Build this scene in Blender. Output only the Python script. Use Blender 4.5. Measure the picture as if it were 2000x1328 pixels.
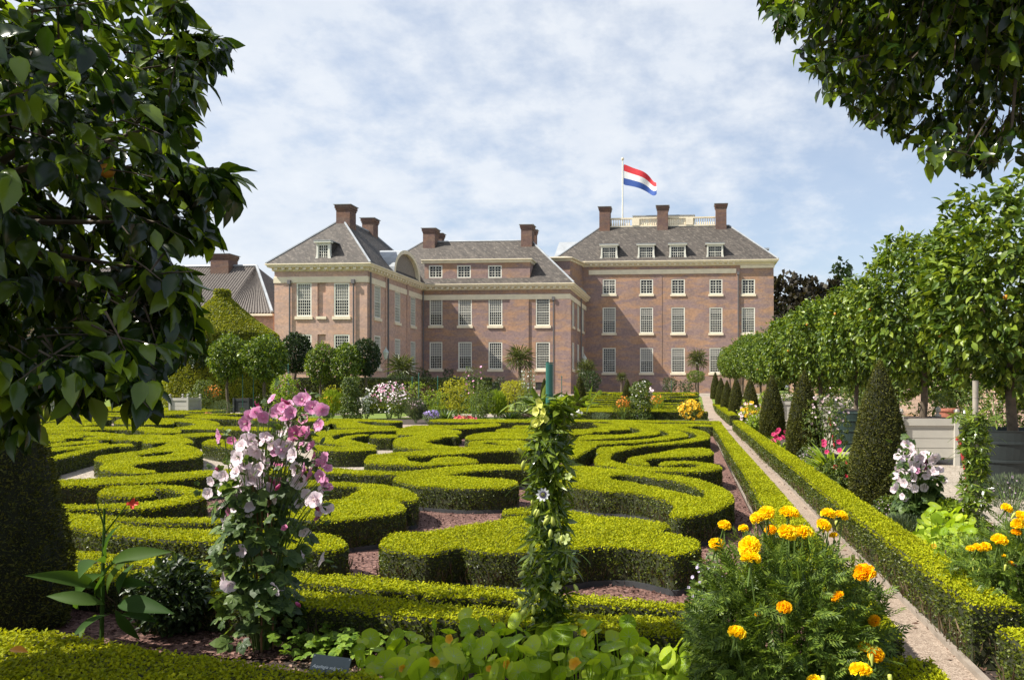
import bpy, math, random
import numpy as np
from mathutils import Vector, Matrix
from mathutils.geometry import tessellate_polygon
for o in list(bpy.data.objects): bpy.data.objects.remove(o)
SC = bpy.context.scene
COL = SC.collection
R = math.radians
rng = np.random.default_rng(7); random.seed(7)
# ---------------- camera -----------------------------------------------------
CAMH, FPX, CX, CY = 1.6, 1450.0, 1240.0, 755.0
YAW = math.atan((1345 - CX) / FPX); SA, CA = math.sin(YAW), math.cos(YAW)
cam = bpy.data.objects.new('camera', bpy.data.cameras.new('camera')); COL.objects.link(cam)
cam.location = (0, 0, CAMH); cam.rotation_euler = (R(90), 0, YAW)
cam.data.sensor_width = 36; cam.data.lens = 36 * FPX / 2000
cam.data.shift_x = (1000 - CX) / 2000; cam.data.shift_y = (CY - 664) / 2000
cam.data.clip_start = .05; cam.data.clip_end = 2000
SC.camera = cam
# ---------------- light ------------------------------------------------------
SUN = Vector((-1.0, -.38, 1.25)).normalized()
sun = bpy.data.objects.new('sun', bpy.data.lights.new('sun', 'SUN')); COL.objects.link(sun)
sun.data.energy = 5.0; sun.data.angle = R(.5); sun.data.color = (1, .95, .86)
sun.rotation_euler = (-SUN).to_track_quat('-Z', 'Y').to_euler()
W = bpy.data.worlds.new("World"); SC.world = W; W.use_nodes = True
nt = W.node_tree; nt.nodes.clear()
def nd(nt, t, **k):
    n = nt.nodes.new(t)
    for a, b in k.items():
        if a.startswith('i_'):
            key = a[2:]; key = int(key) if key.isdigit() else key.replace('_', ' ')
            n.inputs[key].default_value = b
        else: setattr(n, a, b)
    return n
out = nd(nt, 'ShaderNodeOutputWorld'); bg = nd(nt, 'ShaderNodeBackground'); nt.links.new(bg.outputs[0], out.inputs[0])
sky = nd(nt, 'ShaderNodeTexSky', sky_type='NISHITA', sun_disc=False)
sky.sun_elevation = math.asin(SUN.z); sky.sun_rotation = math.atan2(SUN.x, SUN.y)
sky.air_density = 1.0; sky.dust_density = 2.0; sky.ozone_density = 1.5
tc = nd(nt, 'ShaderNodeTexCoord'); sep = nd(nt, 'ShaderNodeSeparateXYZ'); nt.links.new(tc.outputs['Generated'], sep.inputs[0])
def mth(nt, op, a, b=None, clamp=False):
    n = nt.nodes.new('ShaderNodeMath'); n.operation = op; n.use_clamp = clamp
    for i, v in enumerate((a, b)):
        if v is None: continue
        if hasattr(v, 'links'): nt.links.new(v, n.inputs[i])
        else: n.inputs[i].default_value = v
    return n.outputs[0]
zz = mth(nt, 'ADD', sep.outputs[2], .34)
cmb = nd(nt, 'ShaderNodeCombineXYZ')
nt.links.new(mth(nt, 'DIVIDE', sep.outputs[0], zz), cmb.inputs[0]); nt.links.new(mth(nt, 'DIVIDE', sep.outputs[1], zz), cmb.inputs[1])
n1 = nd(nt, 'ShaderNodeTexNoise', i_Scale=1.25, i_Detail=8, i_Roughness=.55, i_Distortion=.15); nt.links.new(cmb.outputs[0], n1.inputs[0])
n2 = nd(nt, 'ShaderNodeTexNoise', i_Scale=8.5, i_Detail=8, i_Roughness=.6); nt.links.new(cmb.outputs[0], n2.inputs[0])
bias = mth(nt, 'MULTIPLY', sep.outputs[0], -.28)          # thicker cloud to the left of the view, bluer to the right
msk = mth(nt, 'ADD', mth(nt, 'ADD', n1.outputs[0], mth(nt, 'MULTIPLY', mth(nt, 'SUBTRACT', n2.outputs[0], .5), .5)), bias)
ramp = nd(nt, 'ShaderNodeValToRGB'); ramp.color_ramp.elements[0].position = .38; ramp.color_ramp.elements[1].position = .59
ramp.color_ramp.elements[0].color = (.36, .36, .36, 1); ramp.color_ramp.elements[1].color = (.88, .88, .88, 1)
nt.links.new(msk, ramp.inputs[0])
skm = nd(nt, 'ShaderNodeMixRGB', blend_type='MULTIPLY'); skm.inputs[0].default_value = 1; skm.inputs[2].default_value = (.105, .105, .105, 1)
nt.links.new(sky.outputs[0], skm.inputs[1])
cl = nd(nt, 'ShaderNodeValToRGB'); cl.color_ramp.elements[0].position = .3; cl.color_ramp.elements[1].position = .72
cl.color_ramp.elements[0].color = (.43, .47, .53, 1); cl.color_ramp.elements[1].color = (.53, .55, .575, 1)
nt.links.new(n2.outputs[0], cl.inputs[0])
mx = nd(nt, 'ShaderNodeMixRGB'); nt.links.new(ramp.outputs[0], mx.inputs[0]); nt.links.new(skm.outputs[0], mx.inputs[1]); nt.links.new(cl.outputs[0], mx.inputs[2])
nt.links.new(mx.outputs[0], bg.inputs[0]); bg.inputs[1].default_value = 1.0
SC.view_settings.view_transform = 'Standard'; SC.view_settings.look = 'None'
SC.view_settings.exposure = .82; SC.view_settings.gamma = 1
SC.render.engine = 'CYCLES'
SC.cycles.max_bounces = 6; SC.cycles.diffuse_bounces = 3; SC.cycles.glossy_bounces = 2; SC.cycles.transmission_bounces = 4; SC.cycles.transparent_max_bounces = 6

# ---------------- measuring helpers ------------------------------------------
def ray(px, py):
    u = (px - CX) / FPX; v = (CY - py) / FPX
    return (u * CA - SA, CA + u * SA, v)
def G(px, py, z=0.):
    g = ray(px, py); t = (z - CAMH) / g[2]
    return (g[0] * t, g[1] * t)
def XY(px, Y):                      # world X of a column of the photo at depth Y
    g = ray(px, 0); return g[0] / g[1] * Y
def ZY(px, py, Y):
    g = ray(px, py); return CAMH + g[2] * Y / g[1]
def P3(px, py, t):
    g = ray(px, py); return np.array((g[0] * t, g[1] * t, CAMH + g[2] * t))
def gz(Y):                          # the garden rises to the palace terrace
    s = min(max((Y - 44) / 14, 0), 1); s = s * s * (3 - 2 * s)
    return .8 * s
# ---------------- scene graph helpers ----------------------------------------
def tag(o, label=None, cat=None, group=None, kind=None):
    if label: o['label'] = label
    if cat: o['category'] = cat
    if group: o['group'] = group
    if kind: o['kind'] = kind
    return o
def thing(name, label, cat, loc=(0, 0, 0), group=None, rz=0):
    o = bpy.data.objects.new(name, None); COL.objects.link(o); o.location = loc; o.rotation_euler = (0, 0, rz)
    o.empty_display_size = .2
    return tag(o, label, cat, group)
def kids(o): return [c for c in COL.objects if c.parent == o]
def dup(root, loc, rz=0, label=None, group=None, scale=1):
    r = root.copy(); COL.objects.link(r); r.location = loc; r.rotation_euler = (0, 0, rz)
    r.scale = (scale,) * 3 if not isinstance(scale, tuple) else scale
    if label: r['label'] = label
    if group: r['group'] = group
    def rec(a, b):
        for ch in kids(a):
            if ch == b: continue
            c = ch.copy(); COL.objects.link(c); c.parent = b; rec(ch, c)
    rec(root, r)
    return r
def wloc(o):
    v = Vector((0, 0, 0))
    while o is not None: v += o.location; o = o.parent
    return np.array(v)
def nrm(a):
    return a / np.maximum(np.linalg.norm(a, axis=-1, keepdims=True), 1e-9)
class MB:
    def __init__(s): s.v = []; s.f = []; s.m = []; s.n = 0
    def add(s, v, f, m=0):
        v = np.asarray(v, float).reshape(-1, 3)
        if isinstance(f, np.ndarray):
            s.f.append(f + s.n); s.m.append(np.full(len(f), m) if np.isscalar(m) else np.asarray(m))
        else:
            for q in f:
                s.f.append(np.array([q]) + s.n); s.m.append(np.array([m]))
        s.v.append(v); s.n += len(v)
    def box(s, x0, y0, z0, x1, y1, z1, m=0):
        v = [(x0, y0, z0), (x1, y0, z0), (x1, y1, z0), (x0, y1, z0), (x0, y0, z1), (x1, y0, z1), (x1, y1, z1), (x0, y1, z1)]
        s.add(v, np.array([(0, 3, 2, 1), (4, 5, 6, 7), (0, 1, 5, 4), (1, 2, 6, 5), (2, 3, 7, 6), (3, 0, 4, 7)]), m)
    def poly(s, pts, m=0): s.add(pts, [tuple(range(len(pts)))], m)
    def tube(s, pts, rad, n=6, m=0, cap=True):
        pts = np.asarray(pts, float); k = len(pts); rad = np.broadcast_to(np.asarray(rad, float), (k,))
        d = nrm(np.gradient(pts, axis=0)); up = np.array((0, 0, 1.)) if abs(d[0][2]) < .9 else np.array((1., 0, 0))
        a = np.cross(d, up); a = nrm(a); b = np.cross(d, a)
        th = np.arange(n) * 2 * np.pi / n
        v = pts[:, None] + rad[:, None, None] * (np.cos(th)[None, :, None] * a[:, None] + np.sin(th)[None, :, None] * b[:, None])
        i = np.arange(k - 1)[:, None] * n; j = np.arange(n)[None]; j2 = (j + 1) % n
        f = np.stack([i + j, i + j2, i + n + j2, i + n + j], -1).reshape(-1, 4)
        s.add(v, f, m)
        if cap:
            s.add(v[-1], [tuple(range(n))], m); s.add(v[0], [tuple(range(n))[::-1]], m)
    def lathe(s, prof, n=24, c=(0, 0, 0), m=0, jit=None):
        prof = np.asarray(prof, float); k = len(prof); th = np.arange(n) * 2 * np.pi / n
        v = np.stack([prof[:, 0:1] * np.cos(th), prof[:, 0:1] * np.sin(th), np.repeat(prof[:, 1:2], n, 1)], -1) + np.asarray(c)
        i = np.arange(k - 1)[:, None] * n; j = np.arange(n)[None]; j2 = (j + 1) % n
        s.add(v, np.stack([i + j, i + j2, i + n + j2, i + n + j], -1).reshape(-1, 4), m)
    def inst(s, T, P, A, N, L, Wd=1.0):
        P = np.asarray(P, float); n = len(P)
        if n == 0: return
        A = nrm(np.asarray(A, float)); B = nrm(np.cross(A, N)); N = np.cross(B, A)
        L = np.broadcast_to(np.asarray(L, float), (n,)); Wd = np.broadcast_to(np.asarray(Wd, float), (n,))
        tv, tf = T[0], T[1]; tm = T[2] if len(T) > 2 else np.zeros(len(tf), int)
        v = P[:, None] + L[:, None, None] * (tv[None, :, 0:1] * B[:, None] * Wd[:, None, None] + tv[None, :, 1:2] * A[:, None] + tv[None, :, 2:3] * N[:, None])
        f = (tf[None] + (np.arange(n) * len(tv))[:, None, None]).reshape(-1, tf.shape[1])
        s.add(v.reshape(-1, 3), f, np.tile(tm, n))
    def build(s, name, mats, parent=None, smooth=False, origin=None):
        V = np.concatenate(s.v) if s.v else np.zeros((0, 3))
        if origin is not None: V = V - np.asarray(origin)
        elif parent is not None: V = V - wloc(parent)
        me = bpy.data.meshes.new(name)
        tot = np.concatenate([np.full(len(f), f.shape[1]) for f in s.f]); lp = np.concatenate([f.ravel() for f in s.f])
        me.vertices.add(len(V)); me.vertices.foreach_set('co', V.astype(np.float32).ravel())
        me.loops.add(len(lp)); me.loops.foreach_set('vertex_index', lp.astype(np.int32))
        me.polygons.add(len(tot)); me.polygons.foreach_set('loop_start', np.concatenate([[0], np.cumsum(tot)[:-1]]).astype(np.int32))
        me.polygons.foreach_set('loop_total', tot.astype(np.int32))
        me.polygons.foreach_set('material_index', np.concatenate(s.m).astype(np.int32))
        me.polygons.foreach_set('use_smooth', np.full(len(tot), bool(smooth)))
        me.update(calc_edges=True); me.validate()
        for m in (mats if isinstance(mats, (list, tuple)) else [mats]): me.materials.append(m)
        o = bpy.data.objects.new(name, me); COL.objects.link(o)
        if parent is not None: o.parent = parent
        if origin is not None: o.location = origin
        return o
# ---------------- templates ---------------------------------------------------
def tri(a): return np.array(a, int)
T_Q = (np.array([(0, 0, 0), (.5, .45, .06), (0, 1, -.04), (-.5, .45, .06)]), tri([(0, 1, 2), (0, 2, 3)]))
def leaf_t(seg=3, w=.22, droop=.35, fold=.09, peak=.45):
    ys = np.linspace(0, 1, seg + 1); V = []; F = []
    for i, y in enumerate(ys):
        ww = w * (math.sin(math.pi * y ** (math.log(.5) / math.log(peak))) if 0 < y < 1 else 0)
        z = -droop * y * y; V += [(-ww, y, z + fold * ww / w), (0, y, z), (ww, y, z + fold * ww / w)]
    for i in range(seg):
        a = i * 3; b = a + 3
        for q in ((a + 1, a + 2, b + 2), (a + 1, b + 2, b + 1), (a, a + 1, b + 1), (a, b + 1, b)):
            P = [V[k] for k in q]
            if P[0] != P[1] and P[1] != P[2] and P[0] != P[2] and abs(P[0][1] - P[1][1]) + abs(P[1][1] - P[2][1]) + abs(P[0][0] - P[1][0]) > 1e-9:
                if len({(round(p[0], 5), round(p[1], 5)) for p in P}) == 3: F.append(q)
    return (np.array(V), tri(F))
T_LEAF = leaf_t(4, .27, .30, .10); T_SLIM = leaf_t(3, .17, .35, .06); T_BIG = leaf_t(8, .2, .45, .07, .5); T_STRAP = leaf_t(6, .055, .45, .02, .4)
def merge(parts):
    V = []; F = []; M = []; n = 0
    for (v, f, m) in parts:
        V.append(v); F.append(f + n); M.append(np.full(len(f), m)); n += len(v)
    return (np.concatenate(V), np.concatenate(F), np.concatenate(M))
def rot2(v, a, o=(0, 0), s=1., sx=1.):
    v = v.copy() * s; v[:, 0] *= sx; c, d = math.cos(a), math.sin(a); x = v[:, 0] * c + v[:, 1] * d; y = -v[:, 0] * d + v[:, 1] * c
    return np.stack([x + o[0], y + o[1], v[:, 2]], -1)
def palmate(n=5, spread=210, w=.2, seg=3, lens=None):
    b = leaf_t(seg, w, .2, .05); P = []
    for i in range(n):
        a = R(-spread / 2 + spread * i / (n - 1)); s = 1 - .35 * abs(i - (n - 1) / 2) / ((n - 1) / 2)
        P.append((rot2(b[0], a, s=s), b[1], 0))
    return merge(P)
T_PASS = palmate(5, 220, .13, 3)
T_LOBE = palmate(5, 230, .42, 3)
T_PALM = palmate(11, 300, .06, 2)
def pinnate():
    q = (np.array([(0, 0, 0), (.16, .45, .02), (0, 1, -.1), (-.16, .45, .02)]), tri([(0, 1, 2), (0, 2, 3)])); P = []
    for i in range(6):
        y = .12 + i * .14
        for s in (-1, 1): P.append((rot2(q[0], s * R(48), (0, y), .34 - .02 * abs(i - 2)), q[1], 0))
    P.append((rot2(q[0], 0, (0, .85), .3), q[1], 0))
    P.append((np.array([(-.012, 0, 0), (.012, 0, 0), (.006, .9, -.03), (-.006, .9, -.03)]), tri([(0, 1, 2), (0, 2, 3)]), 0))
    return merge(P)
T_PIN = pinnate()
def peltate(n=18):
    V = [(0, 0, -.08)]; 
    for r, z in ((.55, -.02), (1, .03)):
        for i in range(n):
            a = 2 * math.pi * i / n; w = 1 + (.035 * math.cos(a * 7) if r == 1 else 0); V.append((r * w * math.cos(a), r * w * math.sin(a), z + (.05 * math.cos(a * 3 + 1) if r == 1 else 0)))
    F = []
    for i in range(n):
        j = (i + 1) % n; F += [(0, 1 + i, 1 + j), (1 + i, 1 + n + i, 1 + n + j), (1 + i, 1 + n + j, 1 + j)]
    P = [(np.array(V), tri(F), 0)]
    for k in range(9):
        a = 2 * math.pi * k / 9 + .1; d = np.array((math.cos(a), math.sin(a), 0)); e = np.array((-d[1], d[0], 0)) * .02
        v = np.array([e + (0, 0, -.06), -e + (0, 0, -.06), d * .55 - e * .6 + (0, 0, 0), d * .55 + e * .6 + (0, 0, 0), d * .85 + (0, 0, .03)])
        P.append((v, tri([(0, 1, 2), (0, 2, 3), (3, 2, 4)]), 1))
    t = merge(P); return t
T_PELT = peltate()
def disc_flower(n=5, seg=25, depth=.45, notch=.16, ruff=.07):
    V = [(0, 0, -depth)]; rings = ((.3, -depth * .55), (.65, -depth * .15), (1, 0)); F = []
    for k, (r, z) in enumerate(rings):
        for i in range(seg):
            a = 2 * math.pi * i / seg; c = abs(math.cos(a * n / 2)); w = 1 - (notch * (1 - c) ** 2 * (k / 2.) * 1.5)
            V.append((r * w * math.cos(a), r * w * math.sin(a), z + ruff * math.sin(a * n * 2) * k / 2.))
    for i in range(seg):
        j = (i + 1) % seg; F.append((0, 1 + i, 1 + j))
        for k in (0, 1):
            a = 1 + k * seg; F += [(a + i, a + seg + i, a + seg + j), (a + i, a + seg + j, a + j)]
    return (np.array(V), tri(F))
T_FLW = disc_flower()
T_DOT = (np.array([(0, 0, .1), (1, 0, 0), (.31, .95, 0), (-.81, .59, 0), (-.81, -.59, 0), (.31, -.95, 0)]) * .5, tri([(0, 1, 2), (0, 2, 3), (0, 3, 4), (0, 4, 5), (0, 5, 1)]))
def rdir(n, up=None):
    v = nrm(rng.normal(size=(n, 3)))
    return v
# ---------------- materials ---------------------------------------------------
def newmat(name):
    m = bpy.data.materials.new(name); m.use_nodes = True; t = m.node_tree; t.nodes.clear()
    o = nd(t, 'ShaderNodeOutputMaterial'); b = nd(t, 'ShaderNodeBsdfPrincipled'); t.links.new(b.outputs[0], o.inputs[0])
    return m, t, o, b
def lk(t, a, b): t.links.new(a, b)
def rampn(t, src, stops):
    r = nd(t, 'ShaderNodeValToRGB'); e = r.color_ramp.elements
    while len(e) < len(stops): e.new(.5)
    for i, (p, c) in enumerate(stops): e[i].position = p; e[i].color = (*c, 1)
    lk(t, src, r.inputs[0]); return r.outputs[0]
def mixc(t, f, a, b, mode='MIX'):
    n = nd(t, 'ShaderNodeMixRGB', blend_type=mode)
    for i, v in enumerate((f, a, b)):
        if hasattr(v, 'links'): lk(t, v, n.inputs[i])
        elif i == 0: n.inputs[0].default_value = v
        else: n.inputs[i].default_value = (*v, 1)
    return n.outputs[0]
def objco(t): return nd(t, 'ShaderNodeTexCoord').outputs['Object']
def noise(t, sc, det=4, ro=.55, co=None, dist=0):
    n = nd(t, 'ShaderNodeTexNoise', i_Scale=sc, i_Detail=det, i_Roughness=ro, i_Distortion=dist)
    lk(t, co if co is not None else objco(t), n.inputs[0]); return n.outputs[0]
def bump(t, b, h, s=.3, d=.02):
    n = nd(t, 'ShaderNodeBump', i_Strength=s, i_Distance=d); lk(t, h, n.inputs['Height']); lk(t, n.outputs[0], b.inputs['Normal'])
def leafmat(name, dark, mid, light, rough=.5, tr=.35, spec=.35, patch=.5, psc=1.2):
    m, t, o, b = newmat(name)
    rnd = nd(t, 'ShaderNodeNewGeometry').outputs['Random Per Island']
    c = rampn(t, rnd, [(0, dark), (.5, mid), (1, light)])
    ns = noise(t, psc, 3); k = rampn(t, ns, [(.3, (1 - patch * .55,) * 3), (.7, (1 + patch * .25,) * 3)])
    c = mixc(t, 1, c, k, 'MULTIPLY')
    lk(t, c, b.inputs['Base Color']); b.inputs['Roughness'].default_value = rough; b.inputs['Specular IOR Level'].default_value = spec
    tl = nd(t, 'ShaderNodeBsdfTranslucent'); c2 = mixc(t, 1, c, (1.6, 1.5, .5), 'MULTIPLY'); lk(t, c2, tl.inputs[0])
    ms = nd(t, 'ShaderNodeMixShader'); ms.inputs[0].default_value = tr; lk(t, b.outputs[0], ms.inputs[1]); lk(t, tl.outputs[0], ms.inputs[2]); lk(t, ms.outputs[0], o.inputs[0])
    return m
def plain(name, c, rough=.6, metal=0, ns=None, amt=.25, spec=.5, bmp=0):
    m, t, o, b = newmat(name); b.inputs['Roughness'].default_value = rough; b.inputs['Metallic'].default_value = metal; b.inputs['Specular IOR Level'].default_value = spec
    n = noise(t, ns or 3, 5, .6)
    cc = rampn(t, n, [(.25, tuple(x * (1 - amt) for x in c)), (.75, tuple(min(x * (1 + amt), 1) for x in c))]); lk(t, cc, b.inputs['Base Color'])
    if bmp: bump(t, b, n, bmp, .01)
    return m
def petal(name, centre, inner, outer, rad, tr=.35):      # colour runs out from the flower's own centre
    m, t, o, b = newmat(name); co = objco(t)
    ln = nd(t, 'ShaderNodeVectorMath', operation='LENGTH'); lk(t, co, ln.inputs[0])
    q = mth(t, 'DIVIDE', ln.outputs['Value'], rad)
    c = rampn(t, q, [(.16, centre), (.34, inner), (.95, outer)]); lk(t, c, b.inputs['Base Color']); b.inputs['Roughness'].default_value = .6
    tl = nd(t, 'ShaderNodeBsdfTranslucent'); lk(t, c, tl.inputs[0]); ms = nd(t, 'ShaderNodeMixShader'); ms.inputs[0].default_value = tr
    lk(t, b.outputs[0], ms.inputs[1]); lk(t, tl.outputs[0], ms.inputs[2]); lk(t, ms.outputs[0], o.inputs[0]); return m
M = {}
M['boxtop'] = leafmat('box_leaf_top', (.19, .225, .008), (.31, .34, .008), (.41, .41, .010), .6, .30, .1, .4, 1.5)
M['boxside'] = leafmat('box_leaf_side', (.03, .048, .008), (.075, .105, .012), (.17, .195, .022), .42, .25, .4, .6, 3)  # duller than the new growth on top, with side shade put into the colour
M['boxcore'] = plain('box_core', (.026, .030, .008), .9, ns=20, amt=.5)
M['twig'] = plain('twig', (.16, .11, .06), .8, ns=30, amt=.5)
M['edging'] = plain('edging', (.035, .037, .04), .6, ns=8)
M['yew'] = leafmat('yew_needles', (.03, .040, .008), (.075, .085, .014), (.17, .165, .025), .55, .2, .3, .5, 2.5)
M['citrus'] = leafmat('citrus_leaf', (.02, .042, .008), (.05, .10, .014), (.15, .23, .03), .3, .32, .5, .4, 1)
M['citrusdk'] = leafmat('citrus_leaf_dark', (.010, .024, .005), (.03, .065, .010), (.22, .32, .025), .22, .42, .6, .5, 2.2)  # pale end of the range stands in for sunlit leaves
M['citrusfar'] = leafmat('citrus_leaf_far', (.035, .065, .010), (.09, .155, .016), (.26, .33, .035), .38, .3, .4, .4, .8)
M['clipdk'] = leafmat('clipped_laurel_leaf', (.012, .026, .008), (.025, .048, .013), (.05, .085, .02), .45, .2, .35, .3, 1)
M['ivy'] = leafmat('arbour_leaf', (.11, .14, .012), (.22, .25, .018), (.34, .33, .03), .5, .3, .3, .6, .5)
M['beech'] = leafmat('copper_beech_leaf', (.018, .015, .010), (.035, .028, .018), (.065, .055, .03), .6, .15, .3, .4, .2)
M['bark'] = plain('bark', (.10, .075, .05), .9, ns=12, amt=.5, bmp=.6)
M['stalk'] = plain('green_stalk', (.10, .16, .03), .6, ns=8)
M['soil'] = plain('soil', (.045, .030, .022), 1, ns=9, amt=.5, bmp=.5)
M['post'] = plain('green_painted_steel', (.030, .13, .105), .35, ns=6, amt=.15)
M['wood'] = plain('grey_wood_post', (.33, .29, .24), .8, ns=14, amt=.25)
M['cream'] = plain('cream_stone', (.78, .68, .50), .7, ns=1.5, amt=.12)
M['white'] = plain('window_white_paint', (.74, .72, .62), .5, ns=1, amt=.06)
M['lead'] = plain('lead_sheet', (.32, .34, .36), .5, ns=.8, amt=.25)
M['pipe'] = plain('downpipe', (.13, .12, .12), .5)
M['blind'] = plain('window_blind', (.26, .25, .24), .8, ns=1.2, amt=.12)
m, t, o, b = newmat('window_pane'); M['pane'] = m
b.inputs['Base Color'].default_value = (.012, .013, .016, 1); b.inputs['Roughness'].default_value = .07; b.inputs['Specular IOR Level'].default_value = .5
def wallco(t):                       # (x+y, z) so every upright wall gets level courses
    s = nd(t, 'ShaderNodeSeparateXYZ'); lk(t, nd(t, 'ShaderNodeNewGeometry').outputs['Position'], s.inputs[0])
    c = nd(t, 'ShaderNodeCombineXYZ'); lk(t, mth(t, 'ADD', s.outputs[0], s.outputs[1]), c.inputs[0]); lk(t, s.outputs[2], c.inputs[1]); return c.outputs[0]
def brickmat(name, a, b_, mortar, warm, purple):
    m, t, o, b = newmat(name); co = wallco(t)
    br = nd(t, 'ShaderNodeTexBrick', i_Scale=1, i_Mortar_Size=.006); br.inputs['Brick Width'].default_value = .22; br.inputs['Row Height'].default_value = .065
    br.inputs['Color1'].default_value = (*a, 1); br.inputs['Color2'].default_value = (*b_, 1); br.inputs['Mortar'].default_value = (*mortar, 1); lk(t, co, br.inputs[0])
    mp = nd(t, 'ShaderNodeMapping'); mp.inputs['Scale'].default_value = (.30, 1.1, 1); lk(t, co, mp.inputs[0])
    n1 = noise(t, 1.0, 5, .65, mp.outputs[0], .4); c = mixc(t, rampn(t, n1, [(.44, (0, 0, 0)), (.54, (1, 1, 1))]), br.outputs[0], mixc(t, .5, br.outputs[0], warm))
    mp2 = nd(t, 'ShaderNodeMapping'); mp2.inputs['Scale'].default_value = (.34, 1.2, 1); mp2.inputs['Location'].default_value = (7, 3, 0); lk(t, co, mp2.inputs[0])
    n2 = noise(t, 1.0, 5, .65, mp2.outputs[0], .4); c = mixc(t, rampn(t, n2, [(.47, (0, 0, 0)), (.56, (1, 1, 1))]), c, mixc(t, .5, br.outputs[0], purple))
    wv = nd(t, 'ShaderNodeTexVoronoi', i_Scale=5.5); lk(t, co, wv.inputs[0]); c = mixc(t, .28, c, mixc(t, 1, c, rampn(t, wv.outputs['Color'], [(.2, (.55, .55, .6)), (.8, (1.3, 1.2, 1.1))]), 'MULTIPLY'))
    n3 = noise(t, .22, 4, .6, co); c = mixc(t, 1, c, rampn(t, n3, [(.3, (.86,) * 3), (.7, (1.1,) * 3)]), 'MULTIPLY')
    lk(t, c, b.inputs['Base Color']); b.inputs['Roughness'].default_value = .9; b.inputs['Specular IOR Level'].default_value = .2; bump(t, b, br.outputs['Fac'], .15, .01); return m
M['brickL'] = brickmat('rose_brick_lit', (.49, .31, .24), (.56, .37, .29), (.55, .47, .40), (.60, .37, .25), (.46, .32, .27))  # paler than the mixed brick: stronger sun on the left wing put into the colour
M['brick'] = brickmat('mixed_brick', (.30, .19, .15), (.37, .24, .185), (.38, .31, .26), (.48, .27, .14), (.25, .185, .20))
M['brickD'] = brickmat('chimney_brick', (.155, .10, .078), (.20, .13, .10), (.2, .16, .13), (.2, .105, .07), (.13, .08, .08))
m, t, o, b = newmat('grey_slate'); M['slate'] = m; co = wallco(t)
br = nd(t, 'ShaderNodeTexBrick', i_Scale=1, i_Mortar_Size=.012); br.inputs['Brick Width'].default_value = .3; br.inputs['Row Height'].default_value = .16
br.inputs['Color1'].default_value = (.036, .028, .022, 1); br.inputs['Color2'].default_value = (.058, .046, .037, 1); br.inputs['Mortar'].default_value = (.05, .045, .04, 1); lk(t, co, br.inputs[0])
mp = nd(t, 'ShaderNodeMapping'); mp.inputs['Scale'].default_value = (1.3, .22, 1); lk(t, co, mp.inputs[0])
n1 = noise(t, 1, 7, .7, mp.outputs[0], .6); c = mixc(t, rampn(t, n1, [(.46, (0, 0, 0)), (.70, (.8,) * 3)]), br.outputs[0], (.105, .088, .072))
n2 = noise(t, 2.2, 6, .7, co); c = mixc(t, rampn(t, n2, [(.48, (0, 0, 0)), (.66, (.8,) * 3)]), c, (.03, .026, .022))
n4 = noise(t, 3.1, 8, .75, co); c = mixc(t, rampn(t, n4, [(.52, (0, 0, 0)), (.62, (.8,) * 3)]), c, (.165, .14, .115))
lk(t, c, b.inputs['Base Color']); b.inputs['Roughness'].default_value = .75; bump(t, b, br.outputs['Fac'], .25, .02)
m, t, o, b = newmat('pantile'); M['pantile'] = m
b.inputs['Roughness'].default_value = .8; lk(t, rampn(t, noise(t, 6, 5, .7), [(.3, (.055, .045, .04)), (.7, (.17, .145, .125))]), b.inputs['Base Color'])
def gravel(name, cols, scale, bs=.6):
    m, t, o, b = newmat(name); v = nd(t, 'ShaderNodeTexVoronoi', i_Scale=scale, i_Randomness=1.); lk(t, objco(t), v.inputs[0])
    s = nd(t, 'ShaderNodeSeparateColor'); lk(t, v.outputs['Color'], s.inputs[0]); c = rampn(t, s.outputs[0], cols)
    c = mixc(t, 1, c, rampn(t, noise(t, .9, 6, .65), [(.3, (.8,) * 3), (.7, (1.12,) * 3)]), 'MULTIPLY')
    lk(t, c, b.inputs['Base Color']); b.inputs['Roughness'].default_value = .95; bump(t, b, v.outputs['Distance'], bs, .02); return m
M['redgravel'] = gravel('red_gravel', [(0, (.06, .025, .018)), (.5, (.14, .066, .05)), (1, (.25, .14, .11))], 38)
M['palegravel'] = gravel('pale_gravel', [(0, (.17, .135, .10)), (.5, (.33, .28, .22)), (1, (.47, .41, .34))], 45)
M['path'] = gravel('sand_path', [(0, (.20, .15, .11)), (.5, (.31, .235, .18)), (1, (.40, .32, .25))], 90, .35)
M['grass'] = plain('lawn', (.12, .17, .015), .9, ns=2, amt=.35)
M['stone'] = plain('path_edge_stone', (.25, .21, .17), .9, ns=10, amt=.3, bmp=.3)
# ---------------- ground ------------------------------------------------------
def sheet(name, x0, y0, x1, y1, dz, mat, nx=1, follow=True):
    b = MB(); ys = [y0] + [y for y in np.arange(44, 59, 1.) if y0 < y < y1] + [y1]
    V = [(x, y, gz(y) + dz) for y in ys for x in (x0, x1)]
    b.add(V, np.array([(2 * i, 2 * i + 1, 2 * i + 3, 2 * i + 2) for i in range(len(ys) - 1)]))
    return tag(b.build(name, mat), kind='structure')
def flat(name, pts, z, mat):
    b = MB(); b.poly([(x, y, z) for x, y in pts]); return tag(b.build(name, mat), kind='structure')
sheet('ground', -600, -40, 600, 1500, -.012, M['soil'])
sheet('lawn', -90, 36, 60, 1400, -.006, M['grass'])
flat('red_gravel', [(-16, 4.2), (.78, 4.2), (.78, 27.6), (-16, 27.6)], 0, M['redgravel'])
pg = [G(40, 985), G(250, 950), G(420, 925), G(640, 935), G(760, 912), G(800, 850), G(760, 826), (-17, 27), (-17, 12)]
flat('pale_gravel', pg, .004, M['palegravel'])
XP0, XP1 = .98, 1.575
flat('sand_path', [(XP0, .5), (XP1, .5), (XP1, 27.5), (XP0, 27.5)], .002, M['path'])
sheet('path', XP0, 30.5, XP1 + .1, 110, .006, M['path'])
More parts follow.
